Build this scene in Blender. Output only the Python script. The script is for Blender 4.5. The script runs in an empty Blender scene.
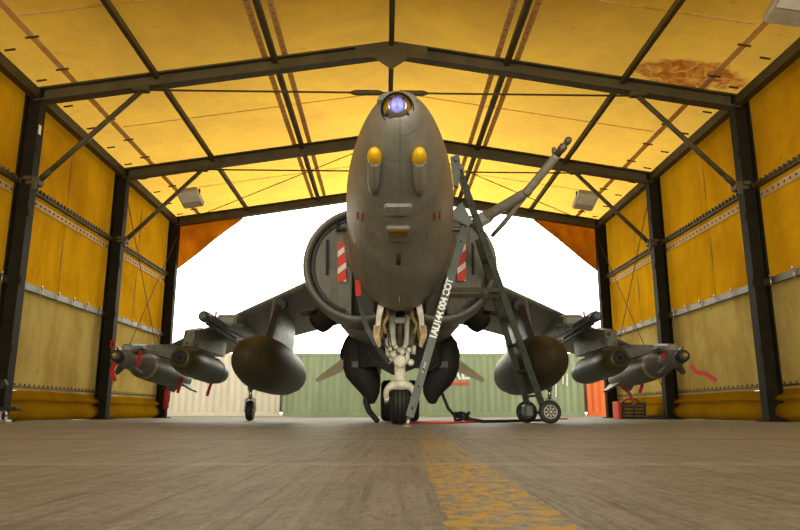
import bpy, bmesh, math, random
from mathutils import Vector, Matrix, noise
random.seed(7)
PI = math.pi
scn = bpy.context.scene
COL = scn.collection

# ------------------------------------------------------------------ camera, sky, sun, exposure
F_PX, PITCH, CAM_H = 678.0, 0.2143, 0.14
cam_d = bpy.data.cameras.new('camera')
cam_d.sensor_width = 36.0
cam_d.lens = 36.0 * F_PX / 800.0
cam_d.clip_start = 0.02
cam = bpy.data.objects.new('camera', cam_d)
COL.objects.link(cam)
cam.location = (0, 0, CAM_H)
cam.rotation_euler = (PI / 2 + PITCH, 0, 0)
scn.camera = cam

world = bpy.data.worlds.new('sky')
scn.world = world
world.use_nodes = True
bg = world.node_tree.nodes['Background']
# hazy white sky, brightest around the veiled sun beyond the far opening
bg.inputs[0].default_value = (1.0, 0.97, 0.80, 1)
SKY_TOP, SKY_RIM, SKY_GLOW, GLOW_EL = .10, 4.8, 3.9, math.radians(11)
wt = world.node_tree
_tc = wt.nodes.new('ShaderNodeTexCoord')
_dt = wt.nodes.new('ShaderNodeVectorMath'); _dt.operation = 'DOT_PRODUCT'
_dt.inputs[1].default_value = (0, math.cos(GLOW_EL), math.sin(GLOW_EL))
wt.links.new(_tc.outputs['Generated'], _dt.inputs[0])
_mx = wt.nodes.new('ShaderNodeMath'); _mx.operation = 'MAXIMUM'; _mx.inputs[1].default_value = 0
wt.links.new(_dt.outputs['Value'], _mx.inputs[0])
_pw = wt.nodes.new('ShaderNodeMath'); _pw.operation = 'POWER'; _pw.inputs[1].default_value = 26
wt.links.new(_mx.outputs[0], _pw.inputs[0])
_ma = wt.nodes.new('ShaderNodeMath'); _ma.operation = 'MULTIPLY_ADD'
_ma.inputs[1].default_value = SKY_GLOW
wt.links.new(_pw.outputs[0], _ma.inputs[0])
wt.links.new(_ma.outputs[0], bg.inputs[1])
_sp = wt.nodes.new('ShaderNodeSeparateXYZ')
wt.links.new(_tc.outputs['Generated'], _sp.inputs[0])
_rm = wt.nodes.new('ShaderNodeMapRange')                      # haze: paler towards the horizon
for _k, _v in ((1, 0.0), (2, .55), (3, SKY_RIM), (4, SKY_TOP)): _rm.inputs[_k].default_value = _v
_ab = wt.nodes.new('ShaderNodeMath'); _ab.operation = 'ABSOLUTE'
wt.links.new(_sp.outputs[2], _ab.inputs[0])
wt.links.new(_ab.outputs[0], _rm.inputs[0])
wt.links.new(_rm.outputs[0], _ma.inputs[2])

sun_d = bpy.data.lights.new('sun', 'SUN')
sun_d.energy = .28
sun_d.angle = math.radians(6)
sun_d.color = (1.0, 0.95, 0.86)
sun = bpy.data.objects.new('sun', sun_d)
COL.objects.link(sun)
sun.rotation_euler = (math.radians(-38), math.radians(6), 0)   # light comes from beyond the far opening, high

vs = scn.view_settings
vs.view_transform = 'Standard'
vs.look = 'None'
vs.exposure = 0.45
vs.gamma = 1.0
vs.use_curve_mapping = False
scn.cycles.max_bounces = 10
scn.cycles.diffuse_bounces = 6
scn.cycles.transmission_bounces = 6
scn.cycles.sample_clamp_indirect = 6.0

# ------------------------------------------------------------------ helpers
def at(px, py, Y):
    """the point at distance Y from the photographer that shows at px, py of the 800x530 photo"""
    el = PITCH + math.atan((265 - py) / F_PX)
    z = Y * math.tan(el)
    zc = Y * math.cos(PITCH) + z * math.sin(PITCH)
    return Vector(((px - 400) / F_PX * zc, Y, z + CAM_H))

class MB:
    def __init__(self, M=None):
        self.bm = bmesh.new()
        self.M = M
        self.mi = 0
    def v(self, p):
        p = Vector(p)
        return self.bm.verts.new(self.M @ p if self.M is not None else p)
    def f(self, vs, smooth=False):
        try:
            fc = self.bm.faces.new(vs)
        except ValueError:
            return
        fc.material_index = self.mi
        fc.smooth = smooth
    def loft(self, rings, closed=True, cap=True, smooth=True):
        R = [[self.v(p) for p in r] for r in rings]
        n = len(R[0])
        for a, b in zip(R, R[1:]):
            for i in range(n if closed else n - 1):
                j = (i + 1) % n
                self.f([a[i], a[j], b[j], b[i]], smooth)
        if cap and closed:
            self.f(list(reversed(R[0])))
            self.f(R[-1])
        return self
    def box(self, c, s, R=None, bev=0.0):
        c = Vector(c)
        R = R or Matrix.Identity(3)
        x, y, z = s[0] / 2, s[1] / 2, s[2] / 2
        b = min(bev, x * .9, y * .9, z * .9)
        if b <= 0:
            vs = [self.v(c + R @ Vector((sx * x, sy * y, sz * z))) for sx in (-1, 1) for sy in (-1, 1) for sz in (-1, 1)]
            for q in ((0, 1, 3, 2), (4, 6, 7, 5), (0, 4, 5, 1), (2, 3, 7, 6), (0, 2, 6, 4), (1, 5, 7, 3)):
                self.f([vs[i] for i in q])
            return self
        def ring(zz, ix):
            pts = []
            for (sx, sy) in ((1, 1), (-1, 1), (-1, -1), (1, -1)):
                a, d = (x - ix), (y - ix)
                if sx * sy > 0:
                    pts += [(sx * a, sy * (d - b), zz), (sx * (a - b), sy * d, zz)]
                else:
                    pts += [(sx * (a - b), sy * d, zz), (sx * a, sy * (d - b), zz)]
            return [c + R @ Vector(p) for p in pts]
        self.loft([ring(-z, b * .7), ring(-z + b, 0), ring(z - b, 0), ring(z, b * .7)], smooth=False)
        return self
    def tube(self, p0, p1, r0, r1=None, n=12, cap=True, smooth=True):
        return self.path([p0, p1], [r0, r0 if r1 is None else r1], n, cap, smooth)
    def path(self, pts, r, n=10, cap=True, smooth=True, flat=None):
        pts = [Vector(p) for p in pts]
        if not isinstance(r, (list, tuple)):
            r = [r] * len(pts)
        rings = []
        up = None
        for i, p in enumerate(pts):
            t = (pts[min(i + 1, len(pts) - 1)] - pts[max(i - 1, 0)]).normalized()
            if up is None:
                up = Vector((0, 0, 1)) if abs(t.z) < .9 else Vector((0, 1, 0))
            a = t.cross(up).normalized()
            b = a.cross(t).normalized()
            up = b
            fl = flat or 1.0
            rings.append([p + (a * math.cos(2 * PI * k / n) + b * math.sin(2 * PI * k / n) * fl) * r[i] for k in range(n)])
        return self.loft(rings, True, cap, smooth)
    def beam(self, p0, p1, w, h, up=(0, 0, 1)):
        """rectangular bar; h along up, w sideways"""
        p0, p1 = Vector(p0), Vector(p1)
        t = (p1 - p0).normalized()
        a = t.cross(Vector(up)).normalized()
        b = a.cross(t).normalized()
        rg = lambda p: [p + a * sx * w / 2 + b * sz * h / 2 for sx, sz in ((1, 1), (-1, 1), (-1, -1), (1, -1))]
        return self.loft([rg(p0), rg(p1)], smooth=False)
    def ibeam(self, p0, p1, w, h, up, t=.02):
        """I section: flanges w wide, h apart along up"""
        p0, p1, up = Vector(p0), Vector(p1), Vector(up)
        d = (p1 - p0).normalized()
        a = d.cross(up).normalized()
        b = a.cross(d).normalized()
        for s in (1, -1):
            self.beam(p0 + b * s * (h / 2 - t / 2), p1 + b * s * (h / 2 - t / 2), w, t, b)
        self.beam(p0, p1, t, h - 2 * t, b)
        return self
    def lathe(self, prof, o, ax=(0, 1, 0), n=32, cap=False, smooth=True):
        """prof: (along, radius)"""
        o, ax = Vector(o), Vector(ax).normalized()
        u = ax.orthogonal().normalized()
        w = ax.cross(u)
        return self.loft([[o + ax * s + (u * math.cos(2 * PI * k / n) + w * math.sin(2 * PI * k / n)) * max(r, 1e-4) for k in range(n)]
                          for s, r in prof], True, cap, smooth)
    def prism(self, poly, d0, d1, fn):
        """poly of (a, b), extruded from d0 to d1, fn(a, b, d) gives the point"""
        return self.loft([[fn(a, b, d0) for a, b in poly], [fn(a, b, d1) for a, b in poly]], smooth=False)
    def build(self, name, mats, parent=None, bevel=0.0):
        me = bpy.data.meshes.new(name)
        bmesh.ops.recalc_face_normals(self.bm, faces=self.bm.faces)
        n = max(1, len(self.bm.verts))
        lo = [min(v.co[i] for v in self.bm.verts) for i in range(3)]
        hi = [max(v.co[i] for v in self.bm.verts) for i in range(3)]
        c = Vector([(a + b) / 2 for a, b in zip(lo, hi)])
        for v in self.bm.verts:
            v.co -= c
        self.bm.to_mesh(me)
        self.bm.free()
        for m in (mats if isinstance(mats, (list, tuple)) else [mats]):
            me.materials.append(m)
        o = bpy.data.objects.new(name, me)
        COL.objects.link(o)
        if parent is not None:
            o.parent = parent
            o.location = c - world_loc(parent)
        else:
            o.location = c
        if bevel:
            b = o.modifiers.new('bevel', 'BEVEL')
            b.width = bevel
            b.segments = 2
            b.limit_method = 'ANGLE'
        return o

def world_loc(o):
    p = Vector(o.location)
    while o.parent is not None:
        o = o.parent
        p += Vector(o.location)
    return p

def tag(o, label, cat, group=None, kind=None):
    if label: o['label'] = label
    if cat: o['category'] = cat
    if group: o['group'] = group
    if kind: o['kind'] = kind
    return o

def empty(name, loc, label, cat, group=None):
    o = bpy.data.objects.new(name, None)
    COL.objects.link(o)
    o.location = loc
    o.empty_display_size = .2
    return tag(o, label, cat, group)

def struct(o, label=None):
    o['kind'] = 'structure'
    if label: o['label'] = label
    return o

# ------------------------------------------------------------------ materials
class NT:
    def __init__(self, name):
        self.m = bpy.data.materials.new(name)
        self.m.use_nodes = True
        self.t = self.m.node_tree
        self.b = self.t.nodes['Principled BSDF']
        self.out = self.t.nodes['Material Output']
    def n(self, ty, **kw):
        nd = self.t.nodes.new(ty)
        for k, v in kw.items():
            setattr(nd, k, v)
        return nd
    def l(self, a, b):
        self.t.links.new(a, b)
    def coord(self, scale=(1, 1, 1), which='Object'):
        tc = self.n('ShaderNodeTexCoord')
        mp = self.n('ShaderNodeMapping')
        mp.inputs['Scale'].default_value = scale
        self.l(tc.outputs[which], mp.inputs[0])
        return mp.outputs[0]
    def geo(self, scale=(1, 1, 1)):
        g = self.n('ShaderNodeNewGeometry')
        mp = self.n('ShaderNodeMapping')
        mp.inputs['Scale'].default_value = scale
        self.l(g.outputs['Position'], mp.inputs[0])
        return mp.outputs[0]
    def noise(self, vec, scale, detail=4, rough=.55, dist=0):
        t = self.n('ShaderNodeTexNoise')
        t.inputs['Scale'].default_value = scale
        t.inputs['Detail'].default_value = detail
        t.inputs['Roughness'].default_value = rough
        t.inputs['Distortion'].default_value = dist
        self.l(vec, t.inputs['Vector'])
        return t.outputs['Fac']
    def ramp(self, fac, stops):
        r = self.n('ShaderNodeValToRGB')
        e = r.color_ramp.elements
        while len(e) < len(stops): e.new(.5)
        for el, (p, c) in zip(e, stops):
            el.position = p
            el.color = (c, c, c, 1) if isinstance(c, (int, float)) else (*c, 1)
        self.l(fac, r.inputs[0])
        return r.outputs[0]
    def mix(self, fac, a, b, mode='MIX'):
        x = self.n('ShaderNodeMix', data_type='RGBA', blend_type=mode)
        for s, v in ((x.inputs[0], fac), (x.inputs[6], a), (x.inputs[7], b)):
            if isinstance(v, (int, float)): s.default_value = v
            elif isinstance(v, tuple): s.default_value = (*v, 1)
            else: self.l(v, s)
        return x.outputs[2]
    def math(self, op, a, b=0.0, c=0.0):
        x = self.n('ShaderNodeMath', operation=op)
        for i, v in enumerate((a, b, c)):
            if isinstance(v, (int, float)): x.inputs[i].default_value = v
            else: self.l(v, x.inputs[i])
        return x.outputs[0]
    def bump(self, h, strength=.3, dist=.01):
        b = self.n('ShaderNodeBump')
        b.inputs['Strength'].default_value = strength
        b.inputs['Distance'].default_value = dist
        self.l(h, b.inputs['Height'])
        self.l(b.outputs[0], self.b.inputs['Normal'])
        return b.outputs[0]

def paint(name, col, rough=.5, metal=0.0, var=.25, scale=3.0, bump=0.0, streak=None, spec=.5):
    t = NT(name)
    v = t.coord(streak or (1, 1, 1))
    f = t.noise(v, scale, 6, .6)
    lo = tuple(c * (1 - var) for c in col)
    hi = tuple(min(1, c * (1 + var)) for c in col)
    t.l(t.ramp(f, [(.3, lo), (.7, hi)]), t.b.inputs['Base Color'])
    t.b.inputs['Roughness'].default_value = rough
    t.b.inputs['Metallic'].default_value = metal
    t.b.inputs['Specular IOR Level'].default_value = spec
    if bump:
        t.bump(t.noise(v, scale * 12, 3), bump, .004)
    return t.m

def fabric(name, col, dirt, trans, dirt_amt=.5, stain=False, streaks=(1, 1, .25), fwd=.3, weave=None):
    # fwd: share of the light that goes straight on through the open weave
    t = NT(name)
    g = t.geo()
    n1 = t.noise(g, .55, 6, .65, .4)
    n2 = t.noise(t.geo(streaks), 2.2, 6, .7)
    c = t.mix(t.ramp(n1, [(.40, 0.0), (.66, dirt_amt)]), col, dirt)
    c = t.mix(t.ramp(n2, [(.45, 0.0), (.8, dirt_amt)]), c, dirt)
    # fine specks
    n3 = t.noise(g, 7, 4, .6)
    c = t.mix(t.ramp(n3, [(.64, 0.0), (.74, .45)]), c, tuple(d * .55 for d in dirt))
    if stain:
        gp = t.n('ShaderNodeNewGeometry')
        sp = t.n('ShaderNodeSeparateXYZ')
        t.l(gp.outputs['Position'], sp.inputs[0])
        dx = t.math('DIVIDE', t.math('SUBTRACT', sp.outputs[0], 4.85), 1.0)
        dy = t.math('DIVIDE', t.math('SUBTRACT', sp.outputs[1], 10.45), .42)
        d = t.math('SQRT', t.math('ADD', t.math('MULTIPLY', dx, dx), t.math('MULTIPLY', dy, dy)))
        d = t.math('ADD', d, t.math('MULTIPLY', t.math('SUBTRACT', t.noise(g, 3.2, 6, .7), .5), 1.3))
        stm = t.math('MULTIPLY', t.ramp(d, [(.78, 0.9), (1.08, 0.0)]), t.ramp(t.noise(g, 5.5, 6, .75, 1.0), [(.36, .15), (.58, 1.0)]))
        c = t.mix(stm, c, (.33, .05, .008))
    df = t.n('ShaderNodeBsdfDiffuse')
    tr = t.n('ShaderNodeBsdfTranslucent')
    mx = t.n('ShaderNodeMixShader')
    mx.inputs[0].default_value = trans
    t.l(c, df.inputs[0])
    t.l(c, tr.inputs[0])
    t.l(df.outputs[0], mx.inputs[1])
    t.l(tr.outputs[0], mx.inputs[2])
    rf = t.n('ShaderNodeBsdfTransparent')
    if weave is None: t.l(c, rf.inputs['Color'])
    else:
        wc = t.mix(.45, c, weave)
        if stain: wc = t.mix(stm, wc, (.30, .06, .008))
        t.l(wc, rf.inputs['Color'])
    m2 = t.n('ShaderNodeMixShader')
    m2.inputs[0].default_value = fwd
    t.l(mx.outputs[0], m2.inputs[1])
    t.l(rf.outputs[0], m2.inputs[2])
    t.l(m2.outputs[0], t.out.inputs[0])
    bp = t.n('ShaderNodeBump')
    bp.inputs['Strength'].default_value = .5
    bp.inputs['Distance'].default_value = .05
    t.l(t.noise(t.geo((1, .5, 1)), 1.6, 4, .6), bp.inputs['Height'])
    t.l(bp.outputs[0], df.inputs['Normal'])
    t.l(bp.outputs[0], tr.inputs['Normal'])
    t.t.nodes.remove(t.b)
    return t.m

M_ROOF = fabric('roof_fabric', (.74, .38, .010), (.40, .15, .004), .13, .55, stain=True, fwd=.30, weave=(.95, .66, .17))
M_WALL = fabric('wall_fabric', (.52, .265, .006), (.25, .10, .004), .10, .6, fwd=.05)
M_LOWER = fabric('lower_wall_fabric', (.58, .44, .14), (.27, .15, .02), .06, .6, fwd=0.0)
M_SKIRT = fabric('skirt_fabric', (.36, .185, .006), (.16, .07, .004), .03, .5, fwd=0.0)
M_CURTAIN = fabric('curtain_fabric', (.72, .36, .02), (.34, .12, .006), .5, .75, fwd=.08)
M_STEEL = paint('frame_steel', (.062, .050, .018), .65, .0, .4, 2.0, .15)
M_POST = paint('post_steel', (.016, .0125, .006), .7, 0, .4, 2.0, .15, spec=.12)
M_RAIL = paint('rail_steel', (.10, .085, .06), .5, .3, .35, 3.0)
M_STRIP = fabric('lacing_strip', (.92, .80, .55), (.7, .5, .25), .4, .4, fwd=.2)
M_SEAM = paint('wall_seam', (.30, .15, .006), .8, 0, .2, 4.0)
M_GALV = paint('galvanised', (.5, .48, .44), .35, .85, .2, 8.0)
M_BLACK = paint('black_rubber', (.012, .011, .010), .6, 0, .4, 8.0)
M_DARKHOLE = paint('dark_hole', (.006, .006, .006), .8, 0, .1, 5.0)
M_CREAM = paint('cream_gear_paint', (.76, .71, .58), .35, 0, .35, 7.0)
M_GEARDARK = paint('grimy_gear', (.10, .085, .06), .45, .3, .6, 9.0)
M_GEARGOLD = paint('grimy_gold_gear', (.30, .21, .08), .45, .2, .6, 14.0)
M_CHROME = paint('chrome', (.60, .60, .60), .12, 1.0, .08, 4.0)
M_YELLOW = paint('yellow_cap', (.82, .47, .015), .38, 0, .12, 6.0)
M_RED = paint('red_ribbon', (.38, .005, .008), .55, 0, .15, 6.0)
M_ORANGERED = paint('warning_red', (.80, .055, .012), .6, 0, .1, 6.0)
M_WHITE = paint('white_paint', (.85, .84, .80), .5, 0, .06, 6.0)
M_LADDER = paint('ladder_grey', (.075, .085, .068), .45, .2, .3, 7.0)
M_TANK = paint('tank_olive', (.046, .036, .017), .5, .0, .35, 3.0, spec=.22)
M_BOMB = paint('bomb_grey', (.115, .108, .085), .5, 0, .25, 4.0, spec=.25)
M_BAND = paint('bomb_band', (.45, .25, .04), .5, 0, .2, 5.0)
M_PODDARK = paint('pod_nose_olive', (.050, .042, .012), .42, 0, .4, 6.0)
M_BAG = paint('black_cover_cloth', (.016, .015, .013), .75, 0, .4, 5.0, .3)
M_ORANGE = paint('orange_container', (.80, .16, .02), .55, 0, .12, 2.0, streak=(1, 1, .2))
M_GREEN = paint('green_container', (.27, .33, .19), .55, 0, .16, 1.5, streak=(1, 1, .2))
M_PALE = paint('pale_container', (.62, .56, .45), .55, 0, .14, 1.2, streak=(1, 1, .25))
M_LAMPBODY = paint('lamp_housing', (.45, .42, .32), .5, .2, .2, 5.0)
M_LAMPGLASS = paint('lamp_glass', (.75, .78, .72), .15, 0, .1, 5.0)
M_TAIL = paint('tail_lit_cream', (.85, .77, .55), .5, 0, .15, 3.0)  # cream raised in tone: strong light on the tailplanes put into the colour
M_CABLE = paint('steel_cable', (.10, .08, .05), .5, .6, .2, 6.0)
M_CRATE = paint('crate_plastic', (.03, .032, .03), .5, 0, .4, 8.0)
M_REDMARK = paint('red_stencil', (.22, .035, .018), .6, 0, .15, 9.0)
M_DGREY = paint('dark_grey_panel', (.05, .05, .047), .5, 0, .25, 6.0)

def jet_paint(name, col, panel=True):
    t = NT(name)
    o = t.coord((1, 1, 1))
    n1 = t.noise(o, 2.2, 7, .65)
    n2 = t.noise(t.coord((3, 1, 5)), 5, 5, .6)
    c = t.mix(t.ramp(n1, [(.32, 0.0), (.7, 1.0)]), tuple(x * .74 for x in col), tuple(x * 1.22 for x in col))
    c = t.mix(t.ramp(n2, [(.5, 0.0), (.75, .45)]), c, tuple(x * .55 for x in col))
    if panel:
        br = t.n('ShaderNodeTexBrick')
        br.offset = .5
        br.inputs['Scale'].default_value = 1.0
        br.inputs['Mortar Size'].default_value = .006
        br.inputs['Mortar Smooth'].default_value = .3
        br.inputs['Brick Width'].default_value = .42
        br.inputs['Row Height'].default_value = .36
        mp = t.n('ShaderNodeMapping')
        tc = t.n('ShaderNodeTexCoord')
        t.l(tc.outputs['Object'], mp.inputs[0])
        mp.inputs['Rotation'].default_value = (0, 0, PI / 2)
        t.l(mp.outputs[0], br.inputs['Vector'])
        c = t.mix(t.math('MULTIPLY', br.outputs['Fac'], .45), c, tuple(x * .35 for x in col))
    t.l(c, t.b.inputs['Base Color'])
    t.l(t.ramp(n1, [(.3, .36), (.7, .55)]), t.b.inputs['Roughness'])
    t.bump(t.noise(o, 26, 3), .08, .01)
    return t.m

M_JET = jet_paint('jet_grey', (.24, .223, .185))
M_JETLT = jet_paint('jet_grey_plain', (.20, .19, .165), False)
def speckled(name):
    t = NT(name)
    o = t.coord()
    n = t.noise(o, 9, 5, .75)
    c = t.mix(t.ramp(n, [(.56, 0.0), (.60, 1.0)]), (.19, .182, .155), (.02, .018, .014))
    t.l(c, t.b.inputs['Base Color'])
    t.b.inputs['Roughness'].default_value = .45
    return t.m
M_PYLON = speckled('worn_pylon_paint')

def cloth(name, col):
    t = NT(name)
    o = t.coord()
    n = t.noise(t.coord((2.2, 1, .7)), 4.5, 4, .6, 1.2)
    t.l(t.ramp(n, [(.3, tuple(c * .8 for c in col)), (.7, tuple(c * 1.2 for c in col))]), t.b.inputs['Base Color'])
    t.b.inputs['Roughness'].default_value = .7
    t.bump(n, .8, .06)
    return t.m
M_COVER = cloth('intake_cover_cloth', (.19, .18, .15))

def quilt(name, col):
    t = NT(name)
    o = t.coord()
    sp = t.n('ShaderNodeSeparateXYZ')
    t.l(o, sp.inputs[0])
    w = t.math('ABSOLUTE', t.math('SINE', t.math('MULTIPLY', t.math('ADD', sp.outputs[0], sp.outputs[2]), 28)))
    w2 = t.math('ABSOLUTE', t.math('SINE', t.math('MULTIPLY', t.math('SUBTRACT', sp.outputs[0], sp.outputs[2]), 28)))
    h = t.math('POWER', t.math('MULTIPLY', w, w2), .4)
    t.b.inputs['Base Color'].default_value = (*col, 1)
    t.b.inputs['Roughness'].default_value = .7
    t.bump(h, .6, .03)
    return t.m
M_QUILT = quilt('quilted_cloth', (.028, .027, .025))

def lens(name):
    t = NT(name)
    t.b.inputs['Base Color'].default_value = (.10, .10, .55, 1)
    t.b.inputs['Roughness'].default_value = .35
    n = t.noise(t.coord(), 8, 2)
    t.l(t.ramp(n, [(.3, (.14, .14, .62)), (.7, (.26, .26, .85))]), t.b.inputs['Base Color'])
    t.b.inputs['Coat Weight'].default_value = 1
    return t.m
M_LENS = lens('violet_lens')

def warning(name):
    t = NT(name)
    tc = t.n('ShaderNodeTexCoord')
    sp = t.n('ShaderNodeSeparateXYZ')
    t.l(tc.outputs['Object'], sp.inputs[0])
    s = t.math('FRACT', t.math('ADD', t.math('MULTIPLY', t.math('SUBTRACT', sp.outputs[2], t.math('MULTIPLY', sp.outputs[0], .8)), 4.6), .17))
    t.l(t.mix(t.math('GREATER_THAN', s, .66), (.75, .045, .012), (.82, .80, .76)), t.b.inputs['Base Color'])
    t.b.inputs['Roughness'].default_value = .6
    return t.m
M_WARN = warning('red_white_warning')

def concrete(name):
    t = NT(name)
    g = t.geo()
    n1 = t.noise(g, 1.1, 8, .65)
    n2 = t.noise(t.geo((1, .05, 1)), 14, 6, .7)
    n5 = t.noise(g, 4.5, 8, .75, 1.5)
    n3 = t.noise(t.geo((1, .03, 1)), 60, 5, .75)
    n6 = t.noise(t.geo((1, .035, 1)), 38, 5, .75)
    n4 = t.noise(t.geo((1, .45, 1)), 70, 5, .75)
    c = t.ramp(n1, [(.3, (.35, .335, .275)), (.72, (.45, .43, .355))])
    c = t.mix(t.ramp(n2, [(.45, .0), (.75, .30)]), c, (.12, .11, .095))
    c = t.mix(t.ramp(n3, [(.48, .0), (.68, .6)]), c, (.54, .52, .45))
    c = t.mix(t.ramp(n6, [(.50, .0), (.70, .65)]), c, (.10, .092, .073))
    c = t.mix(t.ramp(n4, [(.48, .0), (.70, .6)]), c, (.10, .09, .07))
    c = t.mix(t.ramp(n5, [(.45, .0), (.7, .5)]), c, (.13, .12, .10))
    sp = t.n('ShaderNodeSeparateXYZ')
    t.l(g, sp.inputs[0])
    X, Y = sp.outputs[0], sp.outputs[1]
    wob = t.math('MULTIPLY', t.math('SUBTRACT', t.noise(g, 2.0, 3), .5), .05)
    def line(pos, w):
        return t.math('LESS_THAN', t.math('ABSOLUTE', t.math('SUBTRACT', t.math('ADD', Y, wob), pos)), w)
    pale = t.math('MULTIPLY', line(1.97, .040), t.ramp(t.noise(g, 14, 4, .7), [(.34, .1), (.56, .8)]))
    c = t.mix(pale, c, (.56, .53, .46))
    dark = t.math('MAXIMUM', t.math('MAXIMUM', line(1.97, .006), line(3.75, .02)), line(6.4, .03))
    c = t.mix(t.math('MULTIPLY', dark, .7), c, (.05, .045, .035))
    # worn yellow centre line
    wx = t.math('MULTIPLY', t.math('SUBTRACT', t.noise(g, 9, 4, .7), .5), .05)
    inx = t.math('LESS_THAN', t.math('ABSOLUTE', t.math('SUBTRACT', t.math('ADD', X, wx), t.math('ADD', .132, t.math('MULTIPLY', Y, .012)))), .083)
    wear = t.ramp(t.noise(t.geo((1, .7, 1)), 30, 6, .75), [(.45, .0), (.55, .9)])
    yy = t.ramp(t.math('MULTIPLY', Y, .1), [(.065, 0.0), (.08, 1.0), (.194, 1.0), (.2, .35), (.31, .75), (.38, .3), (.6, .0)])
    ymask = t.math('MULTIPLY', t.math('MULTIPLY', inx, wear), yy)
    c = t.mix(ymask, c, (.78, .50, .03))
    t.l(c, t.b.inputs['Base Color'])
    t.b.inputs['Roughness'].default_value = .6
    t.b.inputs['Specular IOR Level'].default_value = .3
    t.bump(t.math('ADD', n4, n3), .35, .004)
    return t.m
M_FLOOR = concrete('brushed_concrete')
M_GROUND = paint('sandy_ground', (.62, .52, .40), .9, 0, .15, 1.0)

# ------------------------------------------------------------------ the shelter (its own axes, turned a little from the jet)
YAW, X0 = .0214, .08
BT = Matrix.Translation((X0, 0, 0)) @ Matrix.Rotation(YAW, 4, 'Z')
W, D1, S = 6.0, 10.73, 3.865
EAVE, RIDGE, KNEE = 5.36, 6.30, 3.84
frames_y = [D1 + k * S for k in (0, 1, 2)]
Y_NEAR, Y_FAR = D1 - 3 * S, D1 + 2 * S
FX = 6.19                                     # fabric line outside the posts
def roof_z(lx): return EAVE + (RIDGE - EAVE) * (1 - abs(lx) / W)

m = MB()
m.prism([(-16, -8), (16, -8), (16, 19.4), (-16, 19.4)], -.2, 0, lambda a, b, d: Vector((a, b, d)))
struct(m.build('floor', M_FLOOR), 'grey brushed concrete floor with a worn yellow line')
m = MB()
m.prism([(-60, 19.4), (60, 19.4), (60, 90), (-60, 90)], -.3, -.01, lambda a, b, d: Vector((a, b, d)))
struct(m.build('ground', M_GROUND), 'pale sunlit ground outside the far opening')

def billow(a, la, b, lb): return math.sin(PI * a / la) * math.sin(PI * b / lb)
def sheet(m, p00, p10, p11, p01, nu, nv, out, amp):
    """subdivided fabric panel, bulging along out"""
    p00, p10, p11, p01, out = map(Vector, (p00, p10, p11, p01, out))
    V = []
    for i in range(nu + 1):
        row = []
        for j in range(nv + 1):
            u, w = i / nu, j / nv
            p = (p00 * (1 - u) + p10 * u) * (1 - w) + (p01 * (1 - u) + p11 * u) * w
            k = math.sin(PI * u) * math.sin(PI * w)
            p = p + out * (amp * k + .02 * k * noise.noise(p * 1.3))
            row.append(m.v(p))
        V.append(row)
    for i in range(nu):
        for j in range(nv):
            m.f([V[i][j], V[i + 1][j], V[i + 1][j + 1], V[i][j + 1]], True)

ceiling = None
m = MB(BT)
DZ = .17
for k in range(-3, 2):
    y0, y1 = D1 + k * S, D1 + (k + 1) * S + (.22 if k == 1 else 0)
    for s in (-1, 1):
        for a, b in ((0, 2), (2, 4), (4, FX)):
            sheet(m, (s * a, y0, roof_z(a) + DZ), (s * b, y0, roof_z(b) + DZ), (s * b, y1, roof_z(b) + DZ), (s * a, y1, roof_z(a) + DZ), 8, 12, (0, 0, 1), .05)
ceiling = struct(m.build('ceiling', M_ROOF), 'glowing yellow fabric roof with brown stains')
# seams and lacing strips on the roof sheet
for lx in (-2, 2):
    for d in (-.17, .17):
        m = MB(BT)
        x = lx + d
        m.beam((x, 3, roof_z(x) + DZ - .03), (x, Y_FAR, roof_z(x) + DZ - .03), .10, .012)
        m.mi = 1
        y = 7.0
        while y < Y_FAR:
            m.box((x, y, roof_z(x) + DZ - .037), (.022, .03, .008))
            y += .2
        m.build('lacing_strip', [M_STRIP, M_STEEL], ceiling)
for s in (-1, 1):
    m = MB(BT)
    x = s * 5.35
    m.beam((x, 3, roof_z(x) + DZ - .03), (x, Y_FAR, roof_z(x) + DZ - .03), .11, .012)
    m.mi = 1
    y = 7.3
    while y < Y_FAR - .2:
        m.box((x, y, roof_z(x) + DZ - .04), (.20, .03, .02), Matrix.Rotation(s * .155, 3, 'Y'))
        m.box((x + s * .45, y + .25, roof_z(x + s * .45) + DZ - .04), (.16, .03, .02), Matrix.Rotation(s * .155, 3, 'Y'))
        y += .97
    m.build('eave_strap_strip', [M_STRIP, M_STEEL], ceiling)
    for k in (-1, 0, 1):                      # cross seams half way along each bay
        m = MB(BT)
        yy = D1 + (k + .5) * S
        m.beam((0, yy, roof_z(0) + DZ + .012), (s * 5.3, yy, roof_z(5.3) + DZ + .03), .022, .006, (0, 0, 1))
        m.build('seam', M_STRIP, ceiling)

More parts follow.
